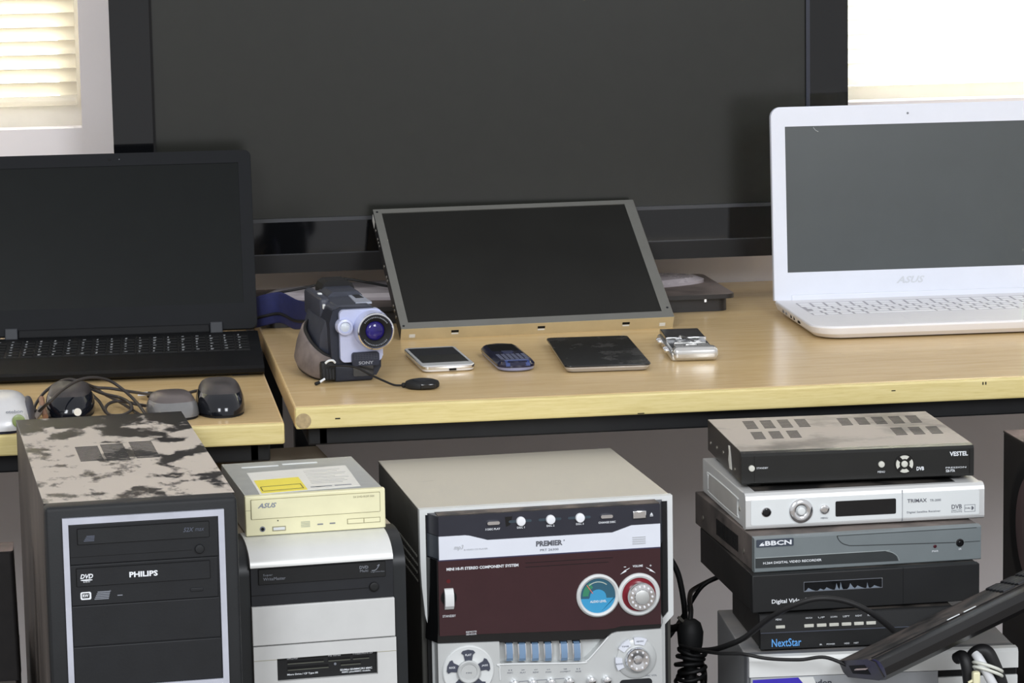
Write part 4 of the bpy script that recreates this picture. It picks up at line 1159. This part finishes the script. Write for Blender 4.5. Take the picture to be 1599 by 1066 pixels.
part('top_plate', M('silver_top_label', (176, 182, 196), 0.35, metal=0.3), cc, prismz, [(18, 132), (31, 132), (31, 28), (11, 28)], 90, 92.4)
part('label_print', DARK, cc, prismz, [(20, 100), (29, 100), (29, 66), (19, 66)], 92.2, 92.7)
# lens
lz = part('lens_barrel', CCL, cc, lathe, [(24, 4), (23, -8), (21.5, -18), (21.5, -22)], (24.5, 0, 63.6), 'y', 56, False)
part('lens_rim', CHROME, lz, lathe, [(21.5, 0), (22.4, -1.5), (22.2, -4), (20.6, -5), (19.4, -3.6), (18.8, 2)], (24.5, -21, 63.6), 'y', 56, False)
part('lens_collar', BLACKM, lz, lathe, [(19.4, -2), (18.6, -2.2), (13.0, 1.0), (11.6, 2.4), (11.2, 6)], (24.5, -22, 63.6), 'y', 56, False)
part('lens_glass', M('violet_lens_glass', (34, 26, 104), 0.08, var=0.3, scale=60), lz, lathe, [(11.4, 0), (10.4, -1.2), (7.4, -2.4), (4, -3), (0.5, -3.2)], (24.5, -18.6, 63.6), 'y', 40)
bm = bmesh.new()
random.seed(5)
for a in list(range(35, 146, 7)) + list(range(215, 326, 7)):
    w = random.uniform(0.7, 1.2)
    c, s = math.cos(R(a)), math.sin(R(a))
    r0, r1 = 16.2, 17.7
    t_ = R(w * 2)
    prism(bm, [(24.5 + r_ * math.cos(R(a) + q), 63.6 + r_ * math.sin(R(a) + q)) for r_, q in ((r0, -t_), (r1, -t_), (r1, t_), (r0, t_))], -24.2, -22)
finish('lens_lettering', bm, GREYP, lz)
lampb = part('video_lamp', CCL, cc, lathe, [(10, 8), (10, -6), (9.4, -9), (7, -9.6), (6.4, -7.4)], (-9.6, 0, 68), 'y', 32)
part('lamp_glass', M('frosted_lamp_glass', (196, 204, 214), 0.3), lampb, lathe, [(6.6, 0), (5, -1.4), (0.5, -2)], (-9.6, -7, 68), 'y', 28)
mic = part('microphone_grille', M('dark_mic_grille', (36, 40, 54), 0.5), cc, prism, rr(-1.8, 20, 31.6, 36.4, 3.4), -7, 4)
bm = bmesh.new()
for k in range(9): box(bm, 1 + k * 3.4, 1.7 + k * 3.4, -7.5, -6.6, 27.4, 34.6)
for k in range(4): box(bm, 0.6, 29.6, -7.5, -6.6, 27.6 + k * 2.2, 28.2 + k * 2.2)
finish('grille_lines', bm, CCB, mic)
txt(mic, 'SONY', 6, 21.8, 24, 25.6, -7.2, M('logo_grey', (152, 156, 166), 0.4), bold=0.02, name='logo')
part('foot_block', CCD, cc, box, -22.6, 26, 2, 120, 0, 22, 4, 3)
part('sensor_window', GLOSS, cc, prism, rr(0.5, 6.4, 25.4, 19.4, 2), 0.6, 4)
part('eyecup', RUBBER, cc, [(prism, ([(-8, 88), (34, 88), (34, 94), (31, 100), (25, 103.6), (1, 103.6), (-5, 100), (-8, 94)], 150, 192))])
part('viewfinder_block', CCB, cc, prism, [(-10, 86), (33, 86), (33, 92), (28, 97), (-4, 97), (-10, 92)], 96, 158)
# hand strap, buckle, zip tag
part('hand_strap', SUEDE, cc, ribbon, [(-20, 12, 15), (-35, 26, 17), (-46, 54, 25), (-48, 86, 34), (-41, 116, 40), (-28, 138, 43)], lambda q: 25 + 14 * min(1, q * 2), (0.25, -0.2, 1), 7)
part('strap_border', RUBBER, cc, ribbon, [(-19, 14, 15), (-33.6, 27, 17), (-44.4, 55, 24.6), (-46.4, 86, 33.6), (-39.6, 115, 39.6), (-27, 137, 42.6)], lambda q: 29 + 16 * min(1, q * 2), (0.25, -0.2, 1), 5)
bk = part('strap_buckle', BLACKM, cc, box, -39, -21, -2, 12, 3, 26, 3)
for k in range(4): part('buckle_rib', DARK, bk, box, -37 + k * 3.8, -35 + k * 3.8, -3, -1.5, 5, 18, 0.4)
part('buckle_ring', SILVERL, bk, tube, [(-34, -3, 25), (-30, -4, 28), (-25, -4, 28), (-22, -3, 25)], 1.5, 8)
part('zip_tag', WHITE, cc, tube, [(-36, -6, 6.6), (-43, -10, 3.6)], 1.5, 8, label='white zip tag')
part('tag_tip', RUBBER, cc, tube, [(-43, -10, 3.4), (-48.6, -12, 2.2)], 2.1, 8)
def w2l(t, p):
    a = t.rotation_euler[2]
    d = Vector(p) - t.location
    return ((d.x * math.cos(a) + d.y * math.sin(a)) * 1000, (-d.x * math.sin(a) + d.y * math.cos(a)) * 1000, d.z * 1000)
sp_ = [w2l(cc, p) for p in ((0.290, 3.735, 0.798), (0.293, 3.80, 0.790), (0.288, 3.88, 0.780), (0.278, 3.955, 0.771), (0.262, 4.005, 0.7735), (0.240, 4.018, 0.769), (0.228, 4.036, 0.764), (0.214, 4.09, 0.764))]
part('neck_strap', BLUEF, cc, ribbon, sp_, lambda t: 20 + 22 * min(1, t * 2.2), (0, 0, 1), 3)
part('strap_border', RUBBER, cc, ribbon, [(x - 1.2, y - 1.2, z - 8) for x, y, z in sp_], 4, (0, 0, 1), 3.6)
part('strap_loop', M('worn_tan_loop', (132, 116, 92), 0.8), cc, ribbon, [w2l(cc, p) for p in ((0.291, 3.73, 0.790), (0.277, 3.74, 0.790), (0.2715, 3.74, 0.776), (0.279, 3.735, 0.764))], 14, (0.3, 1, 0.2), 2)

cp = thing('lens_cap', 'black lens cap on its cord lying in front of the camcorder', 'lens cap', (0.3954, 3.5134, 0.74))
part('cap_disc', BLACKM, cp, lathe, [(18, 0), (20.4, 1.5), (20.8, 5), (19.6, 7.6), (16, 9), (0.6, 9.4)], (0, 0, 0), 'z', 48)
part('cap_clip', GLOSS, cp, box, -4, 14, -21.6, -15, 1.6, 7.4, 1)
part('cap_clip', GLOSS, cp, box, -12, 4, 15, 21.6, 1.6, 7.4, 1)
part('cap_centre', DARK, cp, lathe, [(11, 9), (11, 9.8), (10, 10.2)], (0, 0, 0), 'z', 36)
part('cord', RUBBER, cp, tube, [w2l(cp, p) for p in ((0.290, 3.562, 0.7625), (0.305, 3.552, 0.764), (0.321, 3.553, 0.761), (0.335, 3.545, 0.754), (0.352, 3.53, 0.747), (0.364, 3.521, 0.743), (0.377, 3.5155, 0.7435))], 1.3, 8)
part('cord_knot', RUBBER, cp, lathe, [(1.5, -3), (3, -1.4), (3, 1.4), (1.5, 3)], (-21.5, 2.4, 3.4), 'x', 14)

# ---------------------------------------------------------------- phones, tablet and pocket device
ph = thing('phone', 'silver-white smartphone nearest the camcorder on the table', 'phone', (0.4375, 3.6925, 0.74), 2.7)
def slab(bm, w, l, r, zs, dx=0):
    taper_prismz(bm, [([(u, v) for u, v in rr(-w / 2 + i, -l / 2 + i, w / 2 - i, l / 2 - i, r)], z) for i, z in zs])
part('back_shell', M('white_phone_back', (226, 226, 226), 0.3, var=0.02), ph, slab, 66, 150, 9, [(5, 0), (1.5, 1.5), (0.4, 4.5)])
part('metal_band', CHROME, ph, slab, 66.4, 150.4, 9, [(0.6, 4.2), (0, 5), (0, 7.6), (0.6, 8.2)])
part('face', M('silver_phone_face', (206, 208, 208), 0.3, metal=0.2, var=0.02), ph, slab, 65.4, 149.4, 8.6, [(0, 8), (0.5, 9)])
part('screen', SCREEN, ph, prismz, rr(-29, -51, 29, 66, 0.6), 8.8, 9.2)
part('screen_far_band', DARK, ph, prismz, rect(-28.6, 8, 28.6, 64), 9.1, 9.25)  # rougher dark band across the far half of the screen
part('charging_port', HOLE, ph, box, 0, 9, -75.6, -73, 2.2, 5, 0.4)

b2 = thing('phone', 'small dark blue button phone between the silver phone and the tablet', 'phone', (0.5215, 3.675, 0.74), 1.5)
part('back_shell', M('pale_blue_phone_shell', (150, 156, 190), 0.35, var=0.03), b2, slab, 48, 160, 20, [(7, 0), (2, 2), (0.6, 6)])
part('face', M('dark_blue_phone_face', (30, 32, 56), 0.14, var=0.1), b2, slab, 48, 160, 20, [(0.4, 5.6), (0.4, 8.6), (3, 12), (5.5, 13)])
part('chin', M('blue_phone_chin', (60, 74, 124), 0.15), b2, prismx, [(-79, 8), (-76, 11), (-70, 13.2), (-62, 13.6), (-62, 10), (-78, 7)], -15, 15)
part('screen', GLOSS, b2, prismz, rr(-17, 12, 17, 66, 2), 12.8, 13.2)
part('navigation_key', M('navy_nav_key', (40, 46, 78), 0.3), b2, prismz, rr(-7, -6, 7, 8, 2), 12.8, 13.8)
bm = bmesh.new()
box(bm, -2.4, 2.4, -2.6, 2.6, 0, 0.9, 0.4, 1)
bk0 = finish('key', bm, M('keypad_key_grey_blue', (84, 88, 108), 0.35), b2)
first = True
for r_ in range(5):
    for c in range(6):
        loc = ((-15.5 + c * 6.2) / 1000, (-54 + r_ * 8.6) / 1000, 0.0128)
        if first: bk0.location = loc; first = False
        else: place_mesh('key', bk0.data, bk0.data.materials[0], b2, loc)

tb = thing('tablet', 'black tablet with silver back lying face up in the middle of the table', 'tablet', (0.6365, 3.683, 0.74), -3.2)
part('back_shell', M('silver_tablet_back', (186, 182, 178), 0.35, metal=0.4, var=0.03), tb, slab, 105, 230, 8, [(9, 0), (3, 1.6), (0.6, 5.4), (0.4, 7.4)])
part('face', dusty('dusty_black_tablet_glass', (20, 20, 20), (70, 66, 60), 0.2, 26, 0.55, 0.85), tb, slab, 106, 231, 8, [(0.4, 7.2), (0, 8), (0.2, 9.2), (0.8, 9.8)])
part('speaker_slot', HOLE, tb, box, 22, 34, -113.6, -111, 4, 5, 0.3)

pd = thing('pocket_device', 'dismantled silver pocket device at the right of the black tablet', 'gadget', (0.7545, 3.706, 0.74), -4.5)
PSIL = M('polished_pocket_shell', (206, 206, 204), 0.22, metal=0.7, var=0.04)
part('shell', PSIL, pd, box, -28, 30, -80, 78, 0, 12, 4, 3)
part('front_roll', PSIL, pd, box, -26, 31, -84, -62, 0.5, 18, 7, 4)
part('top_plate', M('dark_mirror_plate', (84, 80, 78), 0.12, metal=0.8), pd, box, -24, 26, 4, 80, 11, 17.4, 1.2)
part('plate_edge', CHROME, pd, box, -24.4, 26.4, 2, 5, 11, 17.8, 0.6)
part('inner_tray', DARK, pd, box, -23, 27, -60, 2, 11.6, 12.4)
for (a, b, c, d_, h) in ((-20, -8, -56, -38, 16), (-6, 8, -50, -42, 17), (10, 24, -58, -36, 15.5), (-18, 22, -30, -24, 16), (-12, -4, -20, -4, 15), (4, 18, -16, -8, 15.5)):
    part('inner_fitting', PSIL, pd, box, a, b, c, d_, 12, h, 0.8)
part('lever', CHROME, pd, tube, [(-6, 6, 18.6), (2, -10, 17.6), (8, -30, 17.4)], 1.4, 8)
part('lever_pivot', CHROME, pd, lathe, [(3, 15), (3, 19), (1.5, 20)], (-6, 6, 0), 'z', 16)
for v in (40, 26, -34, -46):
    part('side_knob', CHROME, pd, lathe, [(3.4, 0), (3.4, -4), (2.2, -5.4)], (-27.6, v, 9), 'x', 16)

# ---------------------------------------------------------------- mice and their cables
def superell(a, b, n, k=44):
    out = []
    for i in range(k):
        t_ = 2 * math.pi * i / k
        c, s = math.cos(t_), math.sin(t_)
        out.append((a * math.copysign(abs(c) ** (2 / n), c), b * math.copysign(abs(s) ** (2 / n), s)))
    return out
def dome(bm, a, b, z0, h, n=2.6, ps=0.62, lean=0.0, cx=0, cy=0, steps=14, py=None):
    levels = []
    for k in range(steps + 1):
        t_ = k / steps * 0.985
        f = max(0.02, math.cos(t_ * math.pi / 2) ** ps)
        z = z0 + h * math.sin(t_ * math.pi / 2)
        g = max(0.02, math.cos(t_ * math.pi / 2) ** (py or ps))
        levels.append(([(cx + u * f, cy + v * g + lean * h * (k / steps) ** 2) for u, v in superell(a, b, n)], z))
    taper_prismz(bm, levels)
def mouse(label, loc, yaw, a, b, h, shell, cover, base=RUBBER, n=2.4):
    m = thing('computer_mouse', label, 'mouse', loc, yaw, 'computer mice on the left table')
    part('base', base, m, prismz, superell(a * 0.95, b * 0.95, n), 0, 4)
    part('shell', shell, m, dome, a, b, 3.2, h - 6, n, 0.40, 0.15, 0, 0, 14, 0.7, sharp=60)
    part('top_cover', cover, m, dome, a * 0.90, b * 0.86, h * 0.42, h * 0.60, 2.5, 0.42, 0.18, 0, b * 0.04, 14, 0.74, sharp=60)
    part('scroll_wheel', RUBBER, m, lathe, [(5, -3.4), (7.5, -2), (7.5, 2), (5, 3.4)], (0, b * 0.62, h * 0.58), 'x', 24)
    return m
MBLK = M('gloss_blue_black_mouse', (17, 20, 27), 0.1, var=0.1)
MTOP = dusty('dusty_grey_mouse_cover', (44, 42, 43), (82, 75, 73), 0.3, 24, 0.35, 0.75)
MSIL = M('clear_silver_mouse_rim', (124, 124, 124), 0.16, metal=0.3, var=0.08)
MGRY = M('grey_mouse_cover', (98, 91, 90), 0.3, metal=0.25, var=0.08)
MWHT = M('silver_white_mouse', (202, 202, 202), 0.3, metal=0.15, var=0.03)
m1 = mouse('large glossy black mouse at the right end of the row of mice', (0.1545, 3.492, 0.726), 2, 28.5, 54, 37, MBLK, MTOP)
m2 = mouse('small grey mouse with clear rim leaning beside the large black mouse', (0.098, 3.472, 0.726), 12, 29.5, 40, 29, MSIL, MGRY)
m3 = mouse('black mouse under a loop of its own cable behind the black tower', (-0.0195, 3.518, 0.726), -4, 29, 48, 36, MBLK, MTOP)
part('round_sticker', STICK, m3, lathe, [(4.5, 0), (4.5, -0.8)], (12, -47.2, 9.5), 'y', 20)
m4 = mouse('silver-white mouse with dark side grip at the left edge of the table', (-0.103, 3.450, 0.726), 0, 41, 54, 39, MWHT, MWHT, M('navy_mouse_base', (28, 32, 52), 0.4), 2.9)
part('side_grip', M('dark_grey_side_grip', (72, 72, 78), 0.5), m4, dome, 8, 40, 4, 27, 2.2, 0.6, 0, 35.5, 8, sharp=60)
part('oval_badge', M('olive_badge', (132, 146, 92), 0.3), m4, lathe, [(7.5, 0), (7, -1.4), (5, -2)], (26, -50, 14), 'y', 28)
txt(m4, 'otobon', 12, 23, 31, 26.4, -47.5, GREYP, bold=0.02, name='logo')

def mcable(m, pts, r=1.9):
    return part('cable', M('mouse_cable_sheath', (52, 48, 46), 0.5) if 'mouse_cable_sheath' not in bpy.data.materials else bpy.data.materials['mouse_cable_sheath'], m, tube, [w2l(m, p) for p in pts], r, 8, 6)
mcable(m3, [(-0.0545, 3.466, 0.736), (-0.06, 3.489, 0.737), (-0.059, 3.515, 0.739), (-0.049, 3.555, 0.746), (-0.034, 3.556, 0.756), (-0.021, 3.533, 0.764), (-0.008, 3.527, 0.762), (0.006, 3.55, 0.752), (0.022, 3.577, 0.737), (0.041, 3.539, 0.732), (0.056, 3.489, 0.729), (0.066, 3.455, 0.728)])
mcable(m3, [(-0.056, 3.462, 0.738), (-0.047, 3.446, 0.749), (-0.041, 3.425, 0.757), (-0.027, 3.459, 0.764), (-0.009, 3.491, 0.769), (0.009, 3.507, 0.769), (0.027, 3.524, 0.762), (0.041, 3.525, 0.752), (0.054, 3.507, 0.742), (0.064, 3.471, 0.734), (0.068, 3.44, 0.730)])
part('strain_relief', M('pale_grey_relief', (120, 112, 106), 0.5), m3, tube, [w2l(m3, p) for p in ((-0.061, 3.452, 0.733), (-0.055, 3.462, 0.738), (-0.052, 3.470, 0.742))], 3.6, 10)
part('plug_shell', M('brown_plug_shell', (128, 92, 70), 0.5), m3, tube, [w2l(m3, p) for p in ((-0.0475, 3.455, 0.734), (-0.0505, 3.478, 0.741), (-0.052, 3.50, 0.748))], 3.4, 10)
mcable(m2, [(0.080, 3.509, 0.745), (0.065, 3.568, 0.738), (0.049, 3.593, 0.737), (0.029, 3.6, 0.74), (0.014, 3.597, 0.742), (0.003, 3.604, 0.744), (0.001, 3.598, 0.742), (0.008, 3.57, 0.737), (0.015, 3.535, 0.735), (0.021, 3.49, 0.731), (0.027, 3.475, 0.729), (0.034, 3.45, 0.728)])
part('usb_plug', RUBBER, m2, tube, [w2l(m2, p) for p in ((0.0745, 3.590, 0.732), (0.083, 3.578, 0.733), (0.089, 3.555, 0.735))], 4.2, 10)
part('usb_connector', CHROME, m2, tube, [w2l(m2, p) for p in ((0.0625, 3.596, 0.731), (0.0755, 3.589, 0.732))], 4.0, 4, 4)
mcable(m1, [(0.147, 3.543, 0.745), (0.128, 3.555, 0.74), (0.118, 3.562, 0.736), (0.111, 3.567, 0.731), (0.098, 3.545, 0.729), (0.078, 3.525, 0.729), (0.062, 3.515, 0.733), (0.05, 3.516, 0.736), (0.036, 3.525, 0.737), (0.025, 3.513, 0.736), (0.021, 3.492, 0.733), (0.026, 3.478, 0.729), (0.040, 3.474, 0.729), (0.049, 3.484, 0.731), (0.052, 3.49, 0.735), (0.047, 3.51, 0.739), (0.038, 3.527, 0.741), (0.02, 3.54, 0.744), (0.004, 3.56, 0.748)])
